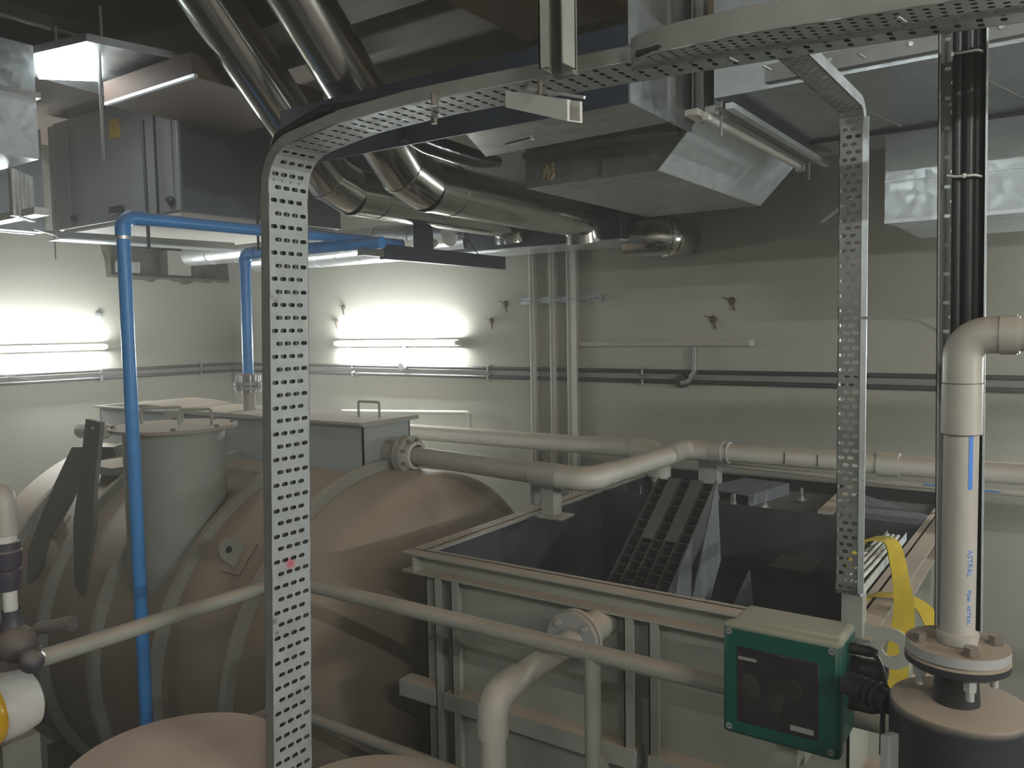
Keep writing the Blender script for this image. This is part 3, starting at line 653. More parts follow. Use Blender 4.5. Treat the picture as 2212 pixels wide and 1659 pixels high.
# shiny duct at the left edge
le = thing('rectangular_duct', 'bluish galvanised duct cut by the left edge of the photo', 'duct', (-3.5, 1.3, 3.67))
MB().box((-4.3, 0.9, 3.69), (-3.33, 1.60, 3.925)).build('lower_section', 'galvb', le)
MB().box((-4.3, 0.9, 3.94), (-3.33, 1.60, 4.12)).build('upper_section', 'galv', le)
MB().box((-4.3, 0.9, 3.922), (-3.32, 1.615, 3.943)).build('joint_strip', 'zinc', le)
fl = MB()
for k in range(5): fl.cyl((-3.60 - 0.03 * k, 1.62 + 0.03 * k, 3.50), (-3.60 - 0.03 * k, 1.62 + 0.03 * k, 3.69), 0.016, n=12)
tag(fl.build('flexible_connector', 'galvd'), 'crumpled dark flexible connector under the duct at the left edge', 'duct')
tag(MB().box((-4.2, 1.66, 3.505), (-3.52, 1.72, 3.535)).build('support_channel', 'white'), 'pale channel below the duct at the left edge', 'strut')
tag(MB().cyl((-4.45, 2.02, 4.02), (-4.45, 2.08, 4.02), 0.04, n=18).build('inspection_disc', 'unitb'), 'round cream cap between the left edge duct and the air unit', 'cap')
tag(MB().box((-4.62, 1.62, 3.56), (-4.55, 2.2, 4.1)).box((-4.70, 1.62, 3.56), (-4.66, 2.2, 4.1)).build('duct_collar', 'galv'), 'ribbed metal duct collar standing between the left edge duct and the air unit', 'duct')

# ------------------------------------------------------------------ blue pipes
b1 = thing('blue_pipe', 'tall blue pipe rising on the left and bending level towards the round ducts', 'pipe', (-2.855, 1.65, 0))
MB().tube([(-2.86, 1.65, 0.0), (-2.855, 1.65, 3.37)], 0.0235, 24).build('upright', 'blue', b1)
MB().tube(pipe_path([(-2.855, 1.65, 3.36), (-2.855, 1.65, 3.432), (-2.855, 1.74, 3.432)], 0.045), 0.027, 24).build('elbow', 'blue', b1)
MB().tube([(-2.855, 1.73, 3.432), (-2.855, 3.13, 3.445)], 0.0235, 24).build('level_run', 'blue', b1)
MB().lathe((-2.855, 1.65, 3.35), (0, 0, 1), [(0, .0235), (0, .029), (.012, .029), (.012, .0235)], 24).build('socket_ring', 'zinc', b1)
b2 = thing('blue_pipe', 'shorter blue pipe rising from the tank top box just left of the tall tray', 'pipe', (-3.58, 2.72, 2.62))
MB().tube([(-3.585, 2.72, 2.74), (-3.575, 2.72, 3.36)], 0.0275, 24).build('upright', 'blue', b2)
MB().tube(pipe_path([(-3.575, 2.72, 3.35), (-3.575, 2.72, 3.418), (-3.48, 2.72, 3.415)], 0.04), 0.031, 24).build('elbow', 'blue', b2)
MB().tube([(-3.49, 2.72, 3.415), (-2.60, 2.72, 3.402)], 0.0275, 24).build('level_run', 'blue', b2)
MB().lathe((-3.585, 2.72, 2.735), (0, 0, 1), [(0, .01), (0, .075), (.016, .075), (.016, .03), (0.05, .036), (.06, .029)], 28).build('flange', 'flange', b2)
MB().lathe((-3.585, 2.72, 2.712), (0, 0, 1), [(0, .01), (0, .075), (.016, .075), (.016, .01)], 28).build('flange', 'flange', b2)
for k in range(8):
    a = k * math.pi / 4 + .3; fb = MB().cyl((-3.585 + .06 * math.cos(a), 2.72 + .06 * math.sin(a), 2.695), (-3.585 + .06 * math.cos(a), 2.72 + .06 * math.sin(a), 2.785), 0.006, n=8); fb.build('bolt', 'zinc', b2)
MB().tube([(-3.585, 2.72, 2.60), (-3.585, 2.72, 2.715)], 0.034, 24).build('riser_stub', 'pvcg', b2)

# ------------------------------------------------------------------ horizontal vessel
YV, ZV, RV = 2.68, 1.51, 0.87
ve = thing('pressure_vessel', 'huge dusty grey horizontal tank with curved ribs filling the left half', 'tank', (-3.6, YV, 0))
X0, X1 = -4.75, -2.36
prof = [(X0 - 0.26 * math.cos(a), RV * math.sin(a)) for a in [math.pi / 2 * k / 10 for k in range(11)]] + [(X1 + 0.26 * math.sin(a), RV * math.cos(a)) for a in [math.pi / 2 * k / 10 for k in range(11)]]
MB().lathe((0, YV, ZV), (1, 0, 0), prof, 96).build('shell', 'vessel', ve)
for x in (-2.573, -3.035, -3.50, -3.96, -4.42):
    MB().lathe((x - 0.018, YV, ZV), (1, 0, 0), [(0, RV - .01), (0, RV + .042), (.034, RV + .042), (.034, RV - .01)], 96).build('rib', 'steel', ve)
for x in (-4.3, -2.8):
    MB().box((x - .08, YV - .7, 0), (x + .08, YV + .7, 0.88)).build('saddle', 'steeld', ve)
# manway
mc = (-3.30, 2.10)
MB().cyl((mc[0], mc[1], 1.75), (mc[0], mc[1], 2.59), 0.212, n=48).build('manway_neck', 'steel', ve)
ld = MB().lathe((mc[0], mc[1], 2.59), (0, 0, 1), [(0, 0.001), (0, .268), (.014, .268), (.014, .001)], 56).build('manway_lid', 'lid', ve)
for (x, y) in ((-3.42, 2.08), (-3.20, 2.08)):
    MB().tube(pipe_path([(x - 0.06, y + (x + 3.3) * .2, 2.60), (x - 0.06, y + (x + 3.3) * .2, 2.675), (x + 0.06, y + 0.10, 2.675), (x + 0.06, y + .10, 2.60)], 0.015), 0.007, 10).build('lid_handle', 'steel', ld)
for k in range(8):
    a = k * math.pi / 4 + .2; m_ = MB(); hexb(m_, (mc[0] + .245 * math.cos(a), mc[1] + .245 * math.sin(a), 2.60), (0, 0, 1), 0.011, 0.014); m_.build('bolt', 'bolt', ld)
# lifting lug
lg = MB(); q = V((-2.79, 2.035, 2.095)); nrm = V((0, -0.74, 0.67)); tng = V((0, 0.67, 0.74))
pts = []
for (a, b) in ((-0.045, 0), (0.045, 0), (0.045, 0.07)): pts.append(q + V((0, 0, 0)) + V((0, 1, 0)) * 0 + tng * a + nrm * b)
for k in range(1, 7): an = math.pi * k / 7; pts.append(q + tng * 0.045 * math.cos(an) + nrm * (0.07 + 0.045 * math.sin(an)))
pts.append(q + tng * -0.045 + nrm * 0.07)
lg.prism(pts, (0.012, 0, 0)); lg.build('lifting_lug', 'steel', ve)
MB().obox(q + V((0.006, 0, 0)), ((1, 0, 0), tng, nrm), (0.06, 0.07, 0.006)).build('lug_pad', 'vessel', ve)
MB().cyl(q + nrm * 0.072 + V((-.004, 0, 0)), q + nrm * 0.072 + V((.016, 0, 0)), 0.014, n=16).build('lug_eye', 'dark', ve)
q2 = V((-4.2, 2.01, 2.06)); MB().obox(q2, ((1, 0, 0), tng, nrm), (0.06, 0.06, 0.006)).build('lug_pad', 'vessel', ve); MB().obox(q2 + nrm * 0.05, ((1, 0, 0), tng, nrm), (0.006, 0.04, 0.05)).build('lifting_lug', 'steeld', ve)
# long top box
tb = MB()
bx0, bx1, by0, by1, bz0, bz1 = -4.80, -2.61, 2.575, 2.885, 2.25, 2.592
tb.box((bx0, by0, bz0), (bx1, by0 + .008, bz1)).box((bx0, by1 - .008, bz0), (bx1, by1, bz1)).box((bx0, by0, bz0), (bx0 + .008, by1, bz1)).box((bx1 - .008, by0, bz0), (bx1, by1, bz1)).box((bx0, by0, bz0), (bx1, by1, bz0 + .01))
box = tb.build('top_box', 'boxpaint', ve)
MB().box((bx0 - .03, by0 - .03, bz1 - .008), (bx1 + .03, by0, bz1)).box((bx0 - .03, by1, bz1 - .008), (bx1 + .03, by1 + .03, bz1)).box((bx0 - .03, by0, bz1 - .008), (bx0, by1, bz1)).box((bx1, by0, bz1 - .008), (bx1 + .03, by1, bz1)).build('box_flange', 'boxpaint', box)
MB().box((-2.78, by0 - .045, bz1), (bx1 + .03, by1 + .03, bz1 + .012)).box((-3.32, by0 - .04, bz1), (-2.79, by1 + .03, bz1 + .010)).build('cover_plate', 'lid', box)
MB().box((-4.02, by0 - .03, bz1), (-3.33, by1 + .03, bz1 + .012)).build('cover_plate', 'lid', box)
wp = MB(); n = 10
for k in range(n):
    xa, xb = -4.62 + k * 0.062, -4.62 + (k + 1) * 0.062; za, zb = [0.010 + 0.016 * math.sin(math.pi * (j / n) * 1.1) + 0.006 * (j / n) for j in (k, k + 1)]
    for (y0_, y1_) in ((by0 + .02, by1 + .035),):
        wp.add([(xa, y0_, bz1 + za * .5), (xb, y0_, bz1 + zb * .5), (xb, y1_, bz1 + zb), (xa, y1_, bz1 + za), (xa, y0_, bz1 + za * .5 + .006), (xb, y0_, bz1 + zb * .5 + .006), (xb, y1_, bz1 + zb + .006), (xa, y1_, bz1 + za + .006)],
               [(0, 3, 2, 1), (4, 5, 6, 7), (0, 1, 5, 4), (3, 7, 6, 2), (0, 4, 7, 3), (1, 2, 6, 5)])
wp.build('warped_cover', 'lid', box)
MB().tube(pipe_path([(-2.80, 2.74, bz1), (-2.80, 2.74, 2.675), (-2.665, 2.74, 2.675), (-2.665, 2.74, bz1)], 0.008), 0.006, 10).build('box_handle', 'steel', box)
MB().box((-4.05, by0 - .05, 2.50), (-3.93, by0 - .03, 2.60)).build('clamp', 'steel', box)

# dark steel bars leaning on the vessel
br = thing('steel_bar', 'dark upright flat bar leaning against the vessel left of the manway', 'steel bar', (-3.45, 1.8, 1.6))
MB().prism([(-3.386, 1.755, 2.661), (-3.271, 1.755, 2.653), (-3.350, 1.755, 2.364), (-3.378, 1.755, 2.184), (-3.502, 1.755, 1.886), (-3.554, 1.755, 1.938), (-3.534, 1.755, 2.205), (-3.458, 1.755, 2.432)], (0, 0.018, 0)).build('bar', 'steeld', br)
MB().ball((-3.325, 1.750, 2.625), 0.009, n=8).build('bolt', 'zinc', br)
br2 = tag(MB().prism([(-3.722, 1.860, 2.507), (-3.381, 1.860, 2.530), (-3.351, 1.860, 2.494), (-3.608, 1.860, 2.444), (-3.769, 1.860, 2.250), (-4.006, 1.860, 2.036), (-4.091, 1.860, 1.878), (-4.229, 1.860, 1.775), (-4.197, 1.860, 1.964), (-4.036, 1.860, 2.166), (-3.886, 1.860, 2.336)], (0, 0.018, 0)).build('steel_bar', 'steeld'),
          'dark bent flat bar curving down the far left of the vessel', 'steel bar')
wpz = thing('white_pipe', 'short thick white pipe seen behind the dark upright bar', 'pipe', (-4.2, 2.3, 2.4))
MB().cyl((-4.335, 2.22, 2.507), (-4.09, 2.22, 2.520), 0.042, n=24).build('body', 'pvc', wpz, 0.01)
MB().box((-4.30, 2.18, 2.30), (-3.98, 2.50, 2.34)).build('shelf', 'steel', wpz)

# outlet flange on the box end and the white pipe from it
ZP, YP = 2.443, 2.735
fo = thing('flange_joint', 'round grey flange where the white pipe leaves the tank top box', 'flange', (-2.52, YP, ZP - .075))
MB().cyl((-2.615, YP, ZP), (-2.50, YP, ZP), 0.055, n=28).build('nozzle', 'steel', fo)
MB().cyl((-2.51, YP, ZP), (-2.492, YP, ZP), 0.088, n=36).build('flange_disc', 'steel', fo)
MB().cyl((-2.488, YP, ZP), (-2.466, YP, ZP), 0.088, n=36).build('flange_disc', 'flange', fo)
MB().lathe((-2.466, YP, ZP), (1, 0, 0), [(0, .064), (.03, .062), (.034, .05)], 28).build('hub', 'pvc', fo)
for k in range(8):
    a = k * math.pi / 4 + .4; fb = MB().cyl((-2.525, YP + .073 * math.cos(a), ZP + .073 * math.sin(a)), (-2.452, YP + .073 * math.cos(a), ZP + .073 * math.sin(a)), 0.008, n=8); fb.build('bolt', 'bolt', fo)
YE = 2.60
wp_ = thing('white_pipe', 'white pipe from the vessel box flange, turning back and then right above the open tank', 'pipe', (-1.9, 2.6, 2.4))
PR = 0.041
MB().tube([(-2.45, YP, ZP), (-1.72, YE + 0.02, ZP)], PR, 28).build('pipe_run', 'pvcg', wp_)
MB().tube([(-1.73, YE + 0.02, ZP), (-1.60, YE + 0.005, ZP)], PR + .006, 28).build('coupling', 'pvcg', wp_)
MB().tube(pipe_path([(-1.605, YE + .005, ZP), (-1.475, YE - 0.0, ZP), (-1.472, YE + .15, ZP)], 0.062), PR + .005, 28).build('elbow', 'pvc', wp_)
MB().tube([(-1.472, YE + .14, ZP), (-1.465, 3.44, ZP - .004)], PR, 28).build('pipe_run', 'pvc', wp_)
MB().tube([(-1.465, 3.28, ZP), (-1.465, 3.40, ZP)], PR + .006, 28).build('coupling', 'pvcg', wp_)
MB().tube(pipe_path([(-1.465, 3.40, ZP), (-1.465, 3.50, ZP - .004), (-1.30, 3.50, ZP - .006)], 0.045), PR + .006, 28).build('elbow', 'pvc', wp_)
MB().tube([(-1.31, 3.50, ZP - .006), (2.2, 3.50, ZP - .006)], PR, 28).build('pipe_run', 'pvc', wp_)
MB().tube([(-1.36, 3.50, ZP - .006), (-1.30, 3.50, ZP - .006)], PR + .007, 28).build('coupling', 'pvcg', wp_)
MB().lathe((-1.275, 3.50, ZP - .006), (1, 0, 0), [(0, .041), (0, .048), (.006, .048), (.006, .041)], 28).build('tie_ring', 'white', wp_)
MB().tube([(-0.66, 3.50, ZP - .006), (-0.58, 3.50, ZP - .006)], PR + .008, 28).build('coupling', 'pvc', wp_)
for x in (-1.02, -0.885): MB().box((x, 3.456, ZP - .03), (x + .003, 3.46, ZP + .02)).build('pen_mark', 'inkd', wp_)
tag(MB().box((-1.70, 2.62, 2.285), (-1.645, 2.68, 2.40)).box((-1.71, 2.60, 2.275), (-1.60, 2.70, 2.283)).build('pipe_support', 'steel'), 'small painted steel saddle under the white pipe on the left tank rim', 'pipe support')
tag(MB().box((-1.84, 2.755, 2.283), (-1.82, 2.80, 2.38)).box((-1.84, 2.755, 2.375), (-1.80, 2.80, 2.38)).build('rim_bracket', 'boxpaint'), 'thin pale bracket standing on the left rim of the open tank', 'bracket')
tag(MB().box((-1.47, 3.63, 2.25), (-1.38, 3.70, 2.40)).build('pipe_support', 'steel'), 'small grey block carrying the white pipe at the rear of the open tank', 'pipe support')
thn = thing('thin_pipe', 'thin pale pipe running right below the white pipe along the rear of the tank', 'pipe', (0, 3.55, 2.3))
MB().tube([(-1.40, 3.56, 2.375), (-0.6, 3.56, 2.352), (2.2, 3.56, 2.352)], 0.011, 14).build('pipe_run', 'pvcg', thn)
MB().tube([(-0.50, 3.548, 2.360), (-0.24, 3.548, 2.355)], 0.003, 8).build('blue_line', 'ink', thn)

# large pvc pipe along the back wall
lp = thing('white_pipe', 'thick white drain pipe along the back wall dropping into the open tank', 'pipe', (-3, 4.1, 2.26))
YL, ZL, RL = 3.72, 2.388, 0.047
MB().tube([(-5.3, YL, ZL - .003), (-1.83, YL, ZL)], RL, 28).build('pipe_run', 'pvc', lp)
MB().tube(pipe_path([(-1.85, YL, ZL), (-1.712, YL, ZL), (-1.712, YL, 2.26)], 0.078), RL + .011, 28).build('elbow', 'pvc', lp)
MB().tube([(-1.712, YL, 2.30), (-1.712, YL, 2.235)], RL - .004, 28).build('socket', 'pvc', lp)
MB().tube([(-1.712, YL, 2.24), (-1.712, YL, 1.4)], RL - .012, 28).build('down_pipe', 'pvcg', lp)
tag(MB().tube([(-1.79, 3.64, 2.33), (-1.785, 3.64, 1.9)], 0.014, 14).build('thin_pipe', 'pvc'), 'thin white upright pipe beside the down elbow at the rear of the open tank', 'pipe')
tag(MB().tube(pipe_path([(-4.4, 4.14, 2.43), (-3.225, 4.14, 2.47), (-3.225, 4.14, 2.30)], 0.03), 0.014, 14).build('thin_pipe', 'pvc'), 'thin white pipe with a down bend on the back wall above the thick drain pipe', 'pipe')

# ------------------------------------------------------------------ back wall services
def wallpipe(x0, x1, z1, label, pr=True):
    t = thing('vertical_conduit', label, 'conduit', ((x0 + x1) / 2, YB - .03, 1.2), 'vertical white conduits on the back wall')
    MB().box((x0, YB - .042, 1.2), (x1, YB - .002, z1)).build('casing', 'pvcg', t, 0.006)
    MB().box((x0 + 0.010, YB - .046, 1.2), (x0 + 0.015, YB - .042, z1)).build('edge_line', 'inkd' if pr else 'white', t)
    return t
for (a, b, l) in ((-2.800, -2.755, 'white vertical conduit on the back wall, leftmost of the three'), (-2.655, -2.612, 'white vertical conduit on the back wall, slim one in the middle'), (-2.535, -2.462, 'white vertical conduit on the back wall, widest and rightmost of the three')):
    wallpipe(a, b, 3.50, l, False)
tag(MB().box((-2.495, YB - .05, 1.2), (-2.462, YB - .0425, 3.5)).build('cable_line', 'white'), 'flat white cable clipped on the front of the widest vertical conduit', 'cable')
sc = thing('strut_rail', 'short galvanised rail clamping the three vertical conduits to the back wall', 'bracket', (-2.6, 4.23, 3.15))
MB().box((-2.88, YB - .012, 3.155), (-2.31, YB - .001, 3.195)).build('rail', 'galv', sc)
MB().box((-2.86, YB - .056, 3.170), (-2.33, YB - .052, 3.177)).build('clamp_bar', 'trayd', sc)
for x in (-2.34, -2.37): MB().cyl((x, YB - .012, 3.175), (x, YB - .06, 3.175), 0.006, n=8).build('bolt', 'zinc', sc)
tr_ = thing('cable_trunking', 'slim white trunking running right from the vertical conduits on the back wall', 'trunking', (-1.9, 4.24, 2.89))
MB().box((-2.46, YB - .03, 2.893), (-1.43, YB - .002, 2.922)).build('body', 'pvcg', tr_, 0.002)
MB().box((-1.43, YB - .032, 2.890), (-1.405, YB - .002, 2.925)).build('end_cap', 'white', tr_, 0.002)
fj = thing('flexible_conduit', 'short ribbed grey conduit dropping from the trunking to a black box', 'conduit', (-1.75, 4.2, 2.68))
MB().tube(pipe_path([(-1.725, 4.215, 2.89), (-1.722, 4.205, 2.76), (-1.755, 4.20, 2.70), (-1.80, 4.20, 2.69)], 0.03), 0.013, 12).build('hose', 'trayd', fj)
MB().cyl((-1.80, YB - .005, 2.700), (-1.80, YB - .055, 2.700), 0.036, n=20).build('junction_box', 'conduit', fj)
for (z, nm) in ((2.756, 'upper'), (2.700, 'lower')):
    t = thing('black_conduit', nm + ' black conduit running round the left and back walls', 'conduit', (-3, 4.2, z), 'black conduits round the walls')
    MB().tube(pipe_path([(XL + .02, -1.5, z + .003), (XL + .02, YB - .02, z + .003), (2.8, YB - .02, z - .015)], 0.05), 0.0115, 12).build('tube', 'conduit', t)
t = thing('cable_trunking', 'flat grey band between the two black conduits on the walls', 'trunking', (-3, 4.2, 2.72))
MB().bar((XL + .02, YB - .006, 2.729), (2.8, YB - .006, 2.713), 0.010, 0.030).build('back_wall_run', 'trunk', t)
MB().bar((XL + .006, -1.5, 2.730), (XL + .006, YB - .02, 2.730), 0.010, 0.030).build('left_wall_run', 'trunk', t)
for (p, l) in (((-3.13, YB - .03, 2.752), 'left of the vertical conduits'), ((-2.04, YB - .03, 2.748), 'right of the vertical conduits'), ((-4.36, YB - .03, 2.754), 'under the left end of the back wall lamp')):
    cp = thing('saddle_clip', 'shiny clip on the black conduits ' + l, 'clip', p, 'clips on the black conduits')
    for dz in (0.0, -0.056):
        MB().tube([(p[0] - .012, YB - .008, p[2] + dz - .022), (p[0], YB - .036, p[2] + dz - .012), (p[0], YB - .038, p[2] + dz + .010), (p[0] + .012, YB - .008, p[2] + dz + .022)], 0.006, 8).build('saddle', 'zinc', cp)
for (y, l) in ((3.12, 'right of the left wall lamp'), (3.93, 'between the two blue pipes')):
    cp = thing('saddle_clip', 'shiny clip on the left wall conduits ' + l, 'clip', (XL + .03, y, 2.75), 'clips on the black conduits')
    for dz in (0.0, -0.056):
        MB().tube([(XL + .008, y - .012, 2.736 + dz), (XL + .036, y, 2.748 + dz), (XL + .038, y, 2.768 + dz), (XL + .008, y + .012, 2.780 + dz)], 0.006, 8).build('saddle', 'zinc', cp)
tag(MB().bar((XL + .05, 2.30, 2.79), (XL + .05, 2.62, 2.73), 0.03, 0.012).build('metal_strap', 'trayd'), 'bent grey strap by the left wall lamp on the conduits', 'strap')
for (x, z, l) in ((-1.53, 3.131, 'upper one right of the vertical conduits'), (-1.633, 3.035, 'lower one right of the vertical conduits'), (-3.005, 3.161, 'upper one left of the vertical conduits'),
                  (-3.117, 3.058, 'lower one left of the vertical conduits'), (-4.466, 3.181, 'upper one left of the back wall lamp'), (-4.543, 3.081, 'lower one left of the back wall lamp')):
    a = MB(); a.ball((x, YB - .004, z), 0.022, (.9, .5, 1), 10); a.bar((x, YB - .01, z), (x + .02, YB - .02, z - .05), 0.008, 0.006); a.bar((x, YB - .01, z + .005), (x - .045, YB - .012, z + .022), 0.004, 0.004)
    tag(a.build('anchor_stub', 'rust'), 'rusty anchor stub in the back wall, ' + l, 'anchor', 'rusty anchor stubs in the back wall')
tag(MB().ball((XL + .003, 3.14, 3.16), 0.03, (.2, 1, 1), 10).build('wall_patch', 'trayd'), 'small round grey patch on the left wall above the lamp', 'patch')

# ------------------------------------------------------------------ open rectangular tank
TX0, TX1, TY0, TY1, TZ = -1.84, -0.385, 1.975, 3.93, 2.27
ot = thing('open_tank', 'open square steel tank with black inside and flanged rim in the centre', 'tank', (-1.1, 2.9, 0))
def wallp(n, a, b, m='steel'): MB().box(a, b).build(n, m, ot)
FW = 0.055
PX0, PX1, PY0, PY1 = TX0 + FW, TX1 - FW, TY0 + FW, TY1 - FW
Z0 = 0.55
wallp('front_wall', (PX0, PY0, Z0), (PX1, PY0 + .006, TZ - .004)); wallp('rear_wall', (PX0, PY1 - .006, Z0), (PX1, PY1, TZ - .004))
wallp('left_wall', (PX0, PY0, Z0), (PX0 + .006, PY1, TZ - .004)); wallp('right_wall', (PX1 - .006, PY0, Z0), (PX1, PY1, TZ - .004))
li = MB(); li.box((PX0 + .007, PY0 + .007, Z0), (PX0 + .010, PY1 - .007, TZ - .002)).box((PX1 - .010, PY0 + .007, Z0), (PX1 - .007, PY1 - .007, TZ - .002))
li.box((PX0 + .007, PY0 + .007, Z0), (PX1 - .007, PY0 + .010, TZ - .002)).box((PX0 + .007, PY1 - .010, Z0), (PX1 - .007, PY1 - .007, TZ - .002)).box((PX0, PY0, 1.2), (PX1, PY1, 1.21))
li.build('black_lining', 'lining', ot)
def cbeam(nm, a, b, z, hgt, wid, out, m='steel', th=0.006):     # channel facing outwards: web against the wall, two flanges
    a, b, out = V(a), V(b), V(out); up = V((0, 0, 1)); d = (b - a).normalized(); c = (a + b) / 2; L_ = (b - a).length / 2
    o = MB(); o.obox(V((c.x, c.y, z - th / 2)) + out * wid / 2, (d, out, up), (L_, wid / 2, th / 2)); o.obox(V((c.x, c.y, z - hgt + th / 2)) + out * wid / 2, (d, out, up), (L_, wid / 2, th / 2))
    o.obox(V((c.x, c.y, z - hgt / 2)) + out * th / 2, (d, out, up), (L_, th / 2, hgt / 2)); o.build(nm, m, ot)
cbeam('rim_channel', (TX0, PY0, 0), (TX1, PY0, 0), TZ, 0.066, FW, (0, -1, 0))
cbeam('rim_channel', (TX0, PY1, 0), (TX1, PY1, 0), TZ, 0.066, FW, (0, 1, 0), 'steeld')
cbeam('rim_channel', (PX0, TY0, 0), (PX0, TY1, 0), TZ - .0005, 0.066, FW, (-1, 0, 0))
cbeam('rim_channel', (PX1, TY0, 0), (PX1, TY1, 0), TZ - .0005, 0.066, FW, (1, 0, 0))
MB().box((PX0, PY0 + .006, TZ - .01), (PX1, PY0 + .02, TZ)).box((PX0, PY0, TZ - .01), (PX0 + .02, PY1, TZ - .0008)).box((PX1 - .02, PY0, TZ - .01), (PX1, PY1, TZ - .0008)).build('rim_lip', 'steel', ot)
# waist channel: box section
for (xa, xb) in ((TX0 - .02, -1.705), (-1.665, -0.985), (-0.945, TX1)):
    MB().box((xa, TY0 - .005, 1.778), (xb, PY0 + .001, 1.832)).build('waist_channel', 'steel', ot)
MB().box((PX1, TY0, 1.80), (TX1 + .01, TY1, 1.85)).build('waist_channel', 'steel', ot)
def angle_stiff(x, side=1):
    MB().box((x, TY0 + .004, 0.2), (x + .004, PY0, TZ - .067)).box((x, TY0 + .004, 0.2), (x + .03 * side, TY0 + .008, TZ - .067)).build('stiffener', 'steel', ot)
for x in (-1.705, -1.635, -1.02, -0.945): angle_stiff(x, 1 if x > -1.7 else 1)
for y in (2.25, 2.55, 2.95, 3.3): MB().box((PX1, y, 0.2), (TX1 - .005, y + .05, TZ - .067)).build('stiffener', 'steel', ot)
for (x, y) in ((PX0 + .01, PY0 + .01), (PX1 - .09, PY0 + .01), (PX0 + .01, PY1 - .09), (PX1 - .09, PY1 - .09)): MB().box((x, y, 0), (x + .08, y + .08, Z0)).build('tank_leg', 'steeld', ot)
# partition, rear compartment cover
MB().box((PX0 + .01, 3.235, 1.3), (PX1 - .01, 3.243, TZ - .004)).build('partition', 'lining', ot)
MB().box((-1.30, 3.243, 2.215), (PX1 - .011, 3.86, 2.222)).build('rear_cover', 'cell', ot)
MB().bar((-0.80, 3.25, 2.262), (-0.83, 3.87, 2.262), 0.055, 0.03).build('cross_beam', 'steel', ot)
MB().prism([(-0.76, 3.25, 2.263), (-0.42, 3.26, 2.263), (-0.42, 3.36, 2.263), (-0.76, 3.70, 2.263)], (0, 0, 0.006)).build('cover_plate', 'lamella', ot)
for (a, b, z) in (((-1.40, 3.10), (-1.30, 3.235), 2.12), ((-0.93, 3.05), (-0.80, 3.235), 2.08)):
    MB().box((a[0] - .03, a[1], z), (b[0], b[1], z + .008)).box((a[0] - .03, b[1] - .01, z - .05), (b[0], b[1], z)).build('ledge', 'cell', ot)
# launder and studs on the cover
la = thing('plastic_channel', 'short open ended black square channel lying on the rear tank cover', 'channel', (-1.2, 3.5, 2.22))
l_ = MB(); A_, B_ = V((-1.20, 3.42, 2.245)), V((-1.13, 3.78, 2.245)); dd = (B_ - A_).normalized(); sd = dd.cross(V((0, 0, 1)))
for s_ in (-1, 1): l_.obox((A_ + B_) / 2 + sd * 0.043 * s_, (dd, sd, (0, 0, 1)), (.18, .002, .028))
for s_ in (-1, 1): l_.obox((A_ + B_) / 2 + V((0, 0, 0.027 * s_)), (dd, sd, (0, 0, 1)), (.18, .043, .002))
l_.build('body', 'lamella', la)
tag(MB().bar((-1.34, 3.50, 2.262), (-1.26, 3.84, 2.262), 0.13, 0.006).build('plastic_plate', 'lamella'), 'flat dark plastic plate lying on the rear tank cover beside the lamella pack', 'plate')
for (x, y, l) in ((-1.20, 3.36, 'in front of the black channel'), (-1.08, 3.40, 'right of the black channel mouth'), (-0.99, 3.62, 'far right of the black channel')):
    s_ = thing('stud_bolt', 'small upright stud bolt on the rear tank cover, ' + l, 'bolt', (x, y, 2.222), 'stud bolts on the rear tank cover')
    MB().cyl((x, y, 2.222), (x, y, 2.285), 0.006, n=10).build('shank', 'zinc', s_); MB().cyl((x, y, 2.228), (x, y, 2.236), 0.02, n=16).build('washer', 'zinc', s_)
    hb = MB(); hexb(hb, (x, y, 2.236), (0, 0, 1), 0.011, 0.012); hb.build('nut', 'zinc', s_)
# lining streaks
# nozzle with flange on the front wall
nz = MB().cyl((-1.105, PY0, 2.165), (-1.105, 1.868, 2.165), 0.045, n=28).build('nozzle', 'steel', ot)
fj = thing('flange_joint', 'bolted grey flange on the front wall of the open tank', 'flange', (-1.105, 1.85, 2.09))
fl1 = MB().cyl((-1.105, 1.872, 2.165), (-1.105, 1.858, 2.165), 0.078, n=40).build('flange_disc', 'steel', fj)
fl2 = MB().cyl((-1.105, 1.853, 2.165), (-1.105, 1.838, 2.165), 0.076, n=40).build('flange_disc', 'flange', fj)
for k in range(4):
    a = k * math.pi / 2 + .75; hb = MB(); p = (-1.105 + .058 * math.cos(a), 1.838, 2.165 + .058 * math.sin(a)); hexb(hb, p, (0, -1, 0), 0.011, 0.008); hb.cyl(p, (p[0], 1.824, p[2]), 0.006, n=8); hb.build('bolt', 'flange', fj)
np_ = thing('white_pipe', 'white pipe coming forward from the tank flange under the rail and turning down', 'pipe', (-1.1, 1.5, 1.2))
MB().tube([(-1.105, 1.84, 2.163), (-1.102, 1.53, 2.155)], 0.0305, 28).build('pipe_run', 'pvcg', np_)
MB().tube([(-1.105, 1.84, 2.163), (-1.105, 1.79, 2.161)], 0.036, 28).build('hub', 'pvcg', np_)
MB().tube(pipe_path([(-1.102, 1.58, 2.157), (-1.10, 1.475, 2.152), (-1.10, 1.475, 2.06)], 0.05), 0.0365, 28).build('elbow', 'pvcg', np_)
MB().tube([(-1.10, 1.475, 2.09), (-1.10, 1.475, 1.2)], 0.0305, 28).build('down_pipe', 'pvcg', np_)

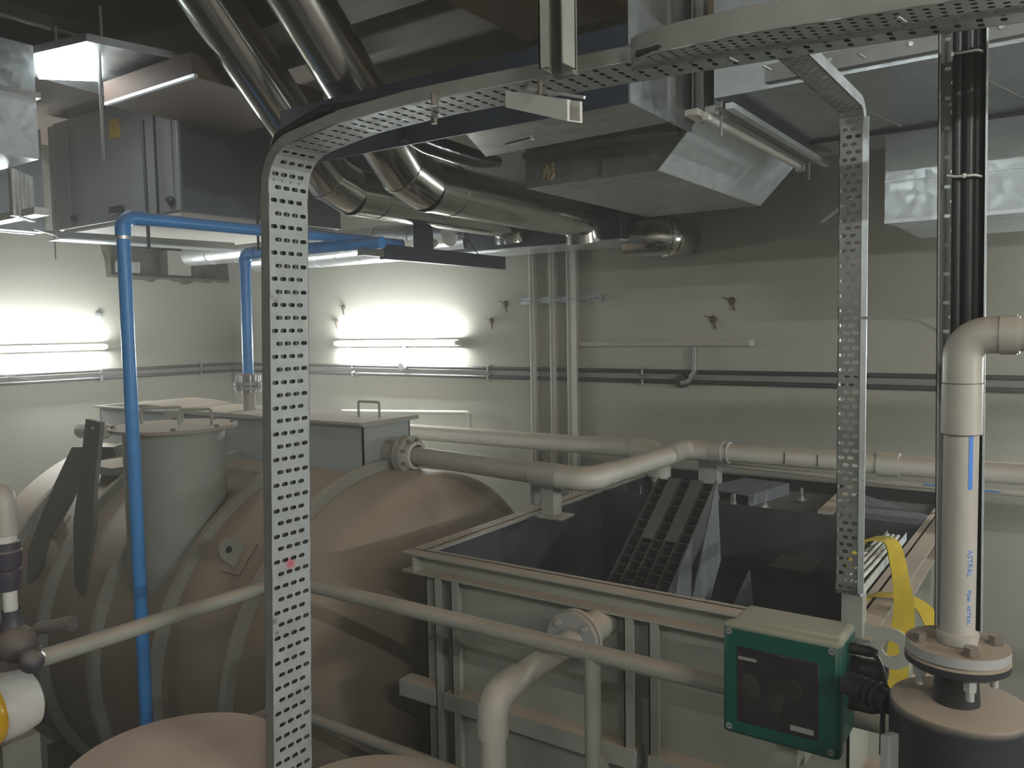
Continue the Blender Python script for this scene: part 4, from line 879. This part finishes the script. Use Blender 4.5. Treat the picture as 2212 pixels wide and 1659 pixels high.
# lamella pack inside
lm = thing('lamella_pack', 'tilted grey plastic honeycomb pack standing in the open tank', 'lamella pack', (-1.1, 2.4, 1.5))
tt = V((0, 0.818, 0.575)); nn_ = V((0, -0.575, 0.818)); O = V((-1.205, 2.07, 2.095)); W5 = 0.205 / 5; LEN = 0.665; step = 0.0385; dep_ = 0.075
for c in range(6):
    MB().obox(O + V((W5 * c, 0, 0)) + tt * LEN / 2 - nn_ * dep_ / 2, ((1, 0, 0), tt, nn_), (0.0012, LEN / 2, dep_ / 2)).build('dividing_plate', 'cell', lm)
for c in range(5):
    off = step / 2 if c % 2 else 0; k = 0
    while off + k * step < LEN:
        s = off + k * step
        if not (c in (1, 3) and s > LEN * 0.58):
            MB().obox(O + V((W5 * (c + .5), 0, 0)) + tt * s - nn_ * dep_ / 2, ((1, 0, 0), tt, nn_), (W5 / 2, 0.0010, dep_ / 2)).build('cell_wall', 'cell', lm)
        k += 1
for c in (1, 3):
    MB().obox(O + V((W5 * (c + .5), 0, 0)) + tt * (LEN * 0.79) - nn_ * 0.002, ((1, 0, 0), tt, nn_), (W5 / 2, LEN * .21, 0.002)).build('solid_strip', 'cell', lm)
MB().obox(O + V((W5 * 2.5, 0, 0)) + tt * LEN / 2 - nn_ * (dep_ + .002), ((1, 0, 0), tt, nn_), (W5 * 2.5, LEN / 2, 0.002)).build('back_sheet', 'cell', lm)
XA = -0.999
e = lambda s, d_=0.0: V((XA, 0, 0)) + V((0, O.y, O.z)) + tt * s - nn_ * d_
sp = MB(); q0 = [e(0.0), e(0.21), V((XA, 2.255, 2.10)), e(0.29), e(0.41), V((XA, 2.395, 2.12)), e(LEN + .01), V((XA, 2.655, 2.20)), V((XA, 2.58, 2.12)), V((XA, 2.50, 1.95)), V((XA, 2.30, 1.6)), V((XA, 2.075, 1.6))]
sp.prism(q0, (0.004, 0, 0)); sp.build('side_sheet', 'lamella', lm)
tag(MB().prism([(-0.90, 2.50, 2.10), (-0.90, 2.66, 2.18), (-0.90, 2.75, 1.85), (-0.90, 2.5, 1.6), (-0.90, 2.30, 1.6)], (0.004, 0, 0)).build('plastic_sheet', 'cell'), 'dark loose plastic sheet leaning right of the honeycomb pack in the tank', 'sheet')

# corner post carrying the slim tray
tag(MB().box((-0.448, 1.975, 2.272), (-0.402, 2.02, 2.392)).build('tray_post', 'steel'), 'short square grey post on the tank corner under the slim tray', 'post')
# lifting lug of the tank, right side
ll = MB(); n = 28; cx_, cz_, yl = -0.345, 2.25, 2.0; outer = []; inner = []
for k in range(n):
    a = 2 * math.pi * k / n; ca, sa = math.cos(a), math.sin(a); inner.append(V((cx_ + .019 * ca, yl, cz_ + .019 * sa)))
    s_ = 0.048 if ca > 0 else min(0.075 / max(-ca, 1e-3), 0.048 / max(abs(sa), 1e-3)); outer.append(V((cx_ + ca * s_, yl, cz_ + sa * s_)))
vs = outer + inner + [p + V((0, .008, 0)) for p in outer] + [p + V((0, .008, 0)) for p in inner]; fs = []
for k in range(n):
    j = (k + 1) % n; fs += [(k, j, n + j, n + k), (2 * n + k, 3 * n + k, 3 * n + j, 2 * n + j), (k, 2 * n + k, 2 * n + j, j), (n + k, n + j, 3 * n + j, 3 * n + k)]
ll.add(vs, fs); lo = ll.build('lifting_lug', 'steel', ot)

# yellow slings
def ribbon(path, wdir, w_, th=0.004):
    o = MB(); pts = [V(p) for p in path]; ws = w_ if isinstance(w_, list) else [w_] * len(pts); wd = [V(x).normalized() for x in wdir] if isinstance(wdir, list) else [V(wdir).normalized()] * len(pts)
    vs = []
    for i, p in enumerate(pts):
        d = (pts[min(i + 1, len(pts) - 1)] - pts[max(i - 1, 0)]).normalized(); n_ = d.cross(wd[i]).normalized()
        vs += [p - wd[i] * ws[i] / 2 - n_ * th / 2, p + wd[i] * ws[i] / 2 - n_ * th / 2, p + wd[i] * ws[i] / 2 + n_ * th / 2, p - wd[i] * ws[i] / 2 + n_ * th / 2]
    m = len(pts)
    o.add(vs, [(i * 4 + k, i * 4 + (k + 1) % 4, (i + 1) * 4 + (k + 1) % 4, (i + 1) * 4 + k) for i in range(m - 1) for k in range(4)] + [(0, 1, 2, 3), tuple((m - 1) * 4 + k for k in (3, 2, 1, 0))], True)
    return o
def smooth_path(pts, n=5):
    pts = [V(p) for p in pts]; out = []
    for i in range(len(pts) - 1):
        a, b, c, d = pts[max(i - 1, 0)], pts[i], pts[i + 1], pts[min(i + 2, len(pts) - 1)]
        for k in range(n):
            t = k / n; out.append(0.5 * ((2 * b) + (c - a) * t + (2 * a - 5 * b + 4 * c - d) * t * t + (3 * b - a - 3 * c + d) * t ** 3))
    return out + [pts[-1]]
path = smooth_path([(-0.47, 2.15, 2.30), (-0.462, 2.15, 2.40), (-0.435, 2.15, 2.455), (-0.399, 2.15, 2.468), (-0.373, 2.15, 2.462), (-0.360, 2.15, 2.425), (-0.350, 2.15, 2.37), (-0.342, 2.15, 2.31), (-0.345, 2.15, 2.24), (-0.355, 2.15, 2.18), (-0.352, 2.15, 2.05)])
wd_ = [V((0.25 + 1.1 * max(0, min(1, (k - 18) / 16)), 1 - 0.75 * max(0, min(1, (k - 18) / 16)), 0)) for k in range(len(path))]
ws_ = [0.05 - 0.012 * max(0, min(1, (k - 18) / 10)) + 0.012 * max(0, min(1, (k - 30) / 8)) for k in range(len(path))]
tag(ribbon(path, wd_, ws_).build('lifting_sling', 'yellow'), 'yellow webbing sling looped over the low end of the slim tray', 'sling', 'yellow slings on the tank rim')
path = smooth_path([(-0.455, 2.28, 2.20), (-0.445, 2.28, 2.275), (-0.41, 2.28, 2.288), (-0.36, 2.285, 2.288), (-0.315, 2.29, 2.262), (-0.285, 2.29, 2.20), (-0.260, 2.29, 2.12), (-0.245, 2.29, 2.0)])
wd_ = [V((0.3 + 1.0 * max(0, min(1, (k - 14) / 14)), 1 - 0.7 * max(0, min(1, (k - 14) / 14)), 0)) for k in range(len(path))]
tag(ribbon(path, wd_, 0.046).build('lifting_sling', 'yellow'), 'dusty yellow webbing sling draped over the right tank rim behind the pump flange', 'sling', 'yellow slings on the tank rim')

# ------------------------------------------------------------------ handrail
hr = thing('handrail', 'grey tubular handrail crossing the foreground with a corner behind the tall tray', 'handrail', (-2.0, 1.67, 1.2))
ZR = 2.222
MB().tube(pipe_path([(-2.085, -1.9, ZR + .01), (-2.045, 1.67, ZR), (2.6, 1.67, ZR + .005)], 0.03), 0.0215, 20).build('top_rail', 'rail', hr)
MB().tube(pipe_path([(-2.13, -1.9, 1.80), (-2.10, 1.67, 1.795), (2.6, 1.67, 1.80)], 0.03), 0.0175, 20).build('middle_rail', 'rail', hr)
for x in (-0.945, 0.45): MB().cyl((x, 1.67, 1.2), (x, 1.67, ZR), 0.0205, n=20).build('post', 'rail', hr)
for y in (1.64, 0.2): MB().cyl((-2.05, y, 1.2), (-2.05, y, ZR), 0.0205, n=20).build('post', 'rail', hr)
MB().box((-0.925, 1.66, 1.6), (-0.910, 1.68, 1.98)).build('post_plate', 'rail', hr)

# ------------------------------------------------------------------ foreground drums
def drum(x, y, r, ztop, label, m='lid'):
    t = thing('dosing_drum', label, 'drum', (x, y, 1.2), 'round topped drums by the rail')
    MB().lathe((x, y, 1.2), (0, 0, 1), [(0, .001), (0, r * .86), (ztop - 1.2 - .05, r * .86)], 56).build('body', 'boxpaint', t)
    MB().lathe((x, y, ztop - .05), (0, 0, 1), [(0, r * .97), (0, r), (.038, r), (.050, r * .975), (.05, .001)], 64).build('lid', m, t)
drum(-1.836, 1.141, 0.276, 1.93, 'large drum with a dusty brown round lid at the bottom left', 'drumlid')
drum(-1.31, 1.269, 0.222, 1.93, 'grey round lidded drum cut off by the bottom edge right of the tall tray', 'steel')

# ------------------------------------------------------------------ left valve assembly
va = thing('valve_assembly', 'pipe and ball valve assembly with a white dampener at the left edge', 'valve', (-1.95, 0.82, 1.2))
KX, KY = -1.956, 0.82
kz = lambda z: 3 - (3 - z) * 0.82
VP = lambda dx, z, dy=0: (KX + dx * .82, KY + dy * .82, kz(z))
def vl(prof): return [(h * .82, r * .82) for h, r in prof]
MB().lathe(VP(0, 2.47), (0, 0, 1), vl([(0, .034), (.09, .034), (.115, .030), (.132, .018), (.138, .001)]), 24).build('domed_cap', 'pvcg', va)
MB().cyl(VP(0, 2.42), VP(0, 2.50), 0.0245, n=24).build('pipe_piece', 'white', va)
MB().lathe(VP(.005, 2.375), (0, 0, 1), vl([(0, .026), (0.004, .034), (.05, .040), (.055, .036), (.075, .036), (.075, .001)]), 20).build('union_nut', 'purple', va)
MB().lathe(VP(.005, 2.318), (0, 0, 1), vl([(0, .022), (0.0, .026), (.03, .034), (.055, .034), (.058, .02)]), 20).build('union_nut', 'purple', va)
MB().cyl(VP(.012, 2.25), VP(.012, 2.325), 0.0145, n=20).build('pipe_piece', 'white', va)
MB().lathe(VP(.014, 2.195), (0, 0, 1), vl([(0, .030), (.03, .028), (.05, .022), (.07, .024)]), 16).build('union_nut', 'purple', va)
MB().ball(VP(.035, 2.172), 0.045, (1.05, 1, .95), 22).build('valve_body', 'valve', va)
MB().tube([VP(.06, 2.163), VP(.135, 2.156, -.015)], [0.012, 0.016], 14).ball(VP(.150, 2.155, -.015), 0.025, n=14).build('valve_knob', 'purple', va)
MB().tube([VP(.04, 2.20, .05), VP(.14, 2.220, .10)], [0.013, 0.018], 12).build('side_port', 'valve', va)
MB().cyl(VP(.0, 2.118), VP(.0, 2.145), 0.058, n=32).build('neck', 'valve', va)
MB().cyl(VP(.0, 2.108), VP(.0, 2.118), 0.066, n=32).build('clamp_ring', 'zinc', va)
dc = V((-2.025, 0.815, 2.150)); da = V((0.10, -0.99, -0.03)).normalized()
MB().lathe(dc - da * 0.03, da, [(-.045, .001), (-.045, .055), (-.035, .070), (0, .0765), (.045, .0765), (.06, .070), (.062, .001)], 40).build('white_housing', 'white', va)
MB().lathe(V((-1.945, 0.765, 2.185)), da, [(0, .001), (0, .072), (.012, .078), (.03, .076), (.042, .066), (.046, .05), (.046, .034), (.052, .032), (.052, .001)], 40).build('yellow_dial', 'yplast', va)
MB().box((KX - .06, KY - .03, 1.2), (KX + .0, KY + .05, 2.09)).build('pedestal', 'steeld', va)

# ------------------------------------------------------------------ pump on the right
PXc, PYc = -0.149, 1.42
pu = thing('pump_filter', 'black cylindrical pump housing with a dusty top and bolted flange at bottom right', 'pump', (PXc, PYc, 1.2))
MB().lathe((PXc + .005, PYc, 1.2), (0, 0, 1), [(0, .001), (0, .10), (1.188, .101), (1.199, .1005), (1.203, .0985), (1.2045, .094), (1.205, .001)], 64).build('body', 'blackp', pu)
MB().lathe((PXc, PYc, 2.405), (0, 0, 1), [(0, .034), (.05, .030), (.062, .04)], 32).build('neck', 'black', pu)
MB().lathe((PXc, PYc, 2.462), (0, 0, 1), [(0, .001), (0, .066), (.006, .0745), (.016, .0745), (.020, .066)], 48).build('lower_flange', 'blackp', pu)
MB().lathe((PXc, PYc, 2.484), (0, 0, 1), [(0, .001), (0, .0735), (.015, .0735), (.015, .02)], 56).build('upper_flange', 'flange', pu)
for k, a in enumerate((0.45, 2.0, 3.6, 5.15)):
    p = (PXc + .055 * math.cos(a), PYc + .055 * math.sin(a)); hb = MB(); hb.cyl((*p, 2.499), (*p, 2.502), .012, n=18); hexb(hb, (*p, 2.502), (0, 0, 1), .0105, .011); hb.build('bolt', 'bolt', pu)
    hb = MB(); hexb(hb, (*p, 2.445), (0, 0, 1), .0095, .02); hb.cyl((*p, 2.43), (*p, 2.462), .006, n=10); hb.build('bolt_end', 'flange', pu)
MB().prism([(-0.243, 1.335, 2.36), (-0.232, 1.333, 2.36), (-0.232, 1.333, 2.30), (-0.222, 1.331, 2.30), (-0.238, 1.334, 2.262), (-0.253, 1.338, 2.30), (-0.243, 1.335, 2.30)], (0.012, 0.02, 0)).build('flow_arrow', 'label', pu)
for (x, y) in ((-0.052, 1.385), (-0.046, 1.46)):
    MB().bar((x, y, 2.375), (x + .004, y, 2.19), 0.016, 0.012, (1, 0, 0)).build('side_clamp', 'blackl', pu, 0.003)
MB().tube([(-0.245, 1.43, 2.372), (-0.285, 1.455, 2.372), (-0.325, 1.47, 2.372)], 0.019, 16).build('inlet_stub', 'blackl', pu)
for k in range(5): MB().lathe((-0.262 - k * 0.0125, 1.441 + k * .007, 2.372), (-1, .55, 0), [(0, .018), (0, .025 - .001 * k), (.006, .025 - .001 * k), (.006, .018)], 14).build('rib_ring', 'blackl', pu)
lc = tag(MB().tube(smooth_path([(-0.25, 1.38, 2.27), (-0.27, 1.36, 2.20), (-0.32, 1.33, 2.15), (-0.40, 1.30, 2.10)]), 0.013, 12).build('power_cable', 'black'), 'black cable curving down from the pump at the bottom edge', 'cable')
# riser pipe
rp = thing('white_pipe', 'white upright pipe standing on the pump flange and bending right at the top', 'pipe', (PXc, PYc, 2.5))
MB().tube([(PXc, PYc, 2.50), (PXc, PYc, 2.86)], 0.0245, 32).build('upright', 'pvcg', rp)
MB().lathe((PXc, PYc, 2.50), (0, 0, 1), [(0, .028), (.012, .030), (.016, .030), (.018, .024)], 32).build('base_socket', 'pvcg', rp)
MB().lathe((PXc, PYc, 2.828), (0, 0, 1), [(0, .0245), (0, .0285), (.077, .0285), (.077, .0245)], 32).build('socket', 'pvcg', rp)
MB().tube(pipe_path([(PXc, PYc, 2.904), (PXc, PYc, 2.979), (-0.075, PYc, 2.979)], 0.034), 0.0280, 32).build('elbow', 'pvcg', rp)
MB().tube([(-0.10, PYc, 2.979), (-0.078, PYc, 2.979)], 0.0295, 32).build('socket', 'pvcg', rp)
MB().tube([(-0.085, PYc, 2.979), (1.6, PYc, 2.979)], 0.0245, 32).build('side_run', 'pvcg', rp)
def on_cyl(c, r, ang, z): return V((c[0] + r * math.cos(ang), c[1] + r * math.sin(ang), z))
vang = math.atan2(-PYc, -PXc)
for z_ in (2.9055, 2.8275):
    MB().lathe((PXc, PYc, z_), (0, 0, 1), [(0, .0281), (0, .0288), (.0012, .0288), (.0012, .0281)], 32).build('joint_line', 'rust', rp)
bl = MB(); a0, a1 = vang + 0.44, vang + 0.72
bl.add([on_cyl((PXc, PYc), .0249, a, z) for z in (2.745, 2.827) for a in (a0, (a0 + a1) / 2, a1)], [(0, 1, 4, 3), (1, 2, 5, 4)]); bl.build('blue_stripe', 'ink', rp)
def text_on_cyl(s, ang, z_top, size, m, r):
    cu = bpy.data.curves.new('pipe_text', 'FONT'); cu.body = s; cu.size = size; cu.extrude = 0.0002; cu.resolution_u = 2
    to = bpy.data.objects.new('tmp', cu); COL.objects.link(to); dg = bpy.context.evaluated_depsgraph_get()
    me = bpy.data.meshes.new_from_object(to.evaluated_get(dg)); bpy.data.objects.remove(to)
    o = MB(); vs = []
    for v in me.vertices:   # text runs down the pipe
        aa = ang + v.co.y / r; vs.append(on_cyl((PXc, PYc), r + v.co.z + .0003, aa, z_top - v.co.x))
    o.add(vs, [tuple(p.vertices) for p in me.polygons]); return o.build('printed_text', m, rp)
text_on_cyl('ASTRAL', vang + 0.50, 2.652, 0.012, 'ink', 0.0245)
text_on_cyl('Pipes  ASTRAL', vang + 0.52, 2.590, 0.009, 'ink', 0.0245)

# ------------------------------------------------------------------ green control box
gb = thing('control_box', 'green control box with a dusty top and dark screen in front of the handrail', 'control box', (-0.45, 1.57, 2.2))
gx0, gx1, gz0, gz1, gy0, gy1 = -0.560, -0.340, 2.208, 2.428, 1.500, 1.640
MB().box((gx0 + .004, gy0 + .036, gz0 + .004), (gx1 - .004, gy1, gz1 - .003)).build('housing', 'green', gb, 0.012)
MB().box((gx0, gy0, gz0), (gx1, gy0 + .034, gz1)).build('cover', 'green', gb, 0.010)
MB().box((gx0 + .030, gy0 - .002, gz0 + .030), (gx1 - .038, gy0 + .002, gz1 - .042)).build('screen', 'screen', gb, 0.002)
sg = MB()
for (x, z, rx, rz) in ((-0.505, 2.31, .022, .03), (-0.455, 2.30, .018, .035), (-0.42, 2.325, .016, .02)): sg.ball((x, gy0 - .0015, z), 1, (rx, .0012, rz), 14)
sg.build('screen_graphic', 'screenhi', gb)
MB().box((gx0 + .033, gy0 - .003, gz1 - .066), (gx0 + .068, gy0 - .0015, gz1 - .060)).build('name_strip', 'label', gb)
MB().box((gx1 - .088, gy0 - .003, gz0 + .040), (gx1 - .046, gy0 - .0015, gz0 + .050)).build('label_strip', 'label', gb)
for x in (gx0 + .014, gx1 - .016):
    for z in (gz0 + .016, gz1 - .016):
        s_ = MB().cyl((x, gy0 - .0012, z), (x, gy0 + .002, z), 0.0062, n=18).build('cover_screw', 'trayd', gb)
        MB().box((x - .004, gy0 - .0016, z - .0008), (x + .004, gy0 - .001, z + .0008)).build('screw_slot', 'dark', s_)
for (z, y, l_, rr) in ((2.393, 1.585, .035, .011), (2.352, 1.60, .05, .022), (2.285, 1.59, .04, .013)):
    g_ = MB(); g_.cyl((gx1 - .004, y, z), (gx1 + .012, y, z), rr, n=8); g_.lathe((gx1 + .01, y, z), (1, 0, 0), [(0, rr * .9), (l_ * .6, rr * .95), (l_, rr * .55), (l_, .001)], 18); g_.build('cable_gland', 'blackl', gb)
MB().box((-0.47, 1.55, 2.150), (-0.43, 1.60, 2.212)).build('mounting_bracket', 'steel', gb)
MB().box((-0.465, 1.62, 2.12), (-0.435, 1.69, 2.205)).build('mounting_clamp', 'steel', gb)
tag(MB().tube(smooth_path([(-0.308, 1.585, 2.393), (-0.288, 1.56, 2.388), (-0.272, 1.53, 2.36), (-0.268, 1.49, 2.32), (-0.262, 1.45, 2.27)]), 0.0045, 10).build('thin_cable', 'black'), 'thin black cable arching from the green box gland to the pump', 'cable')
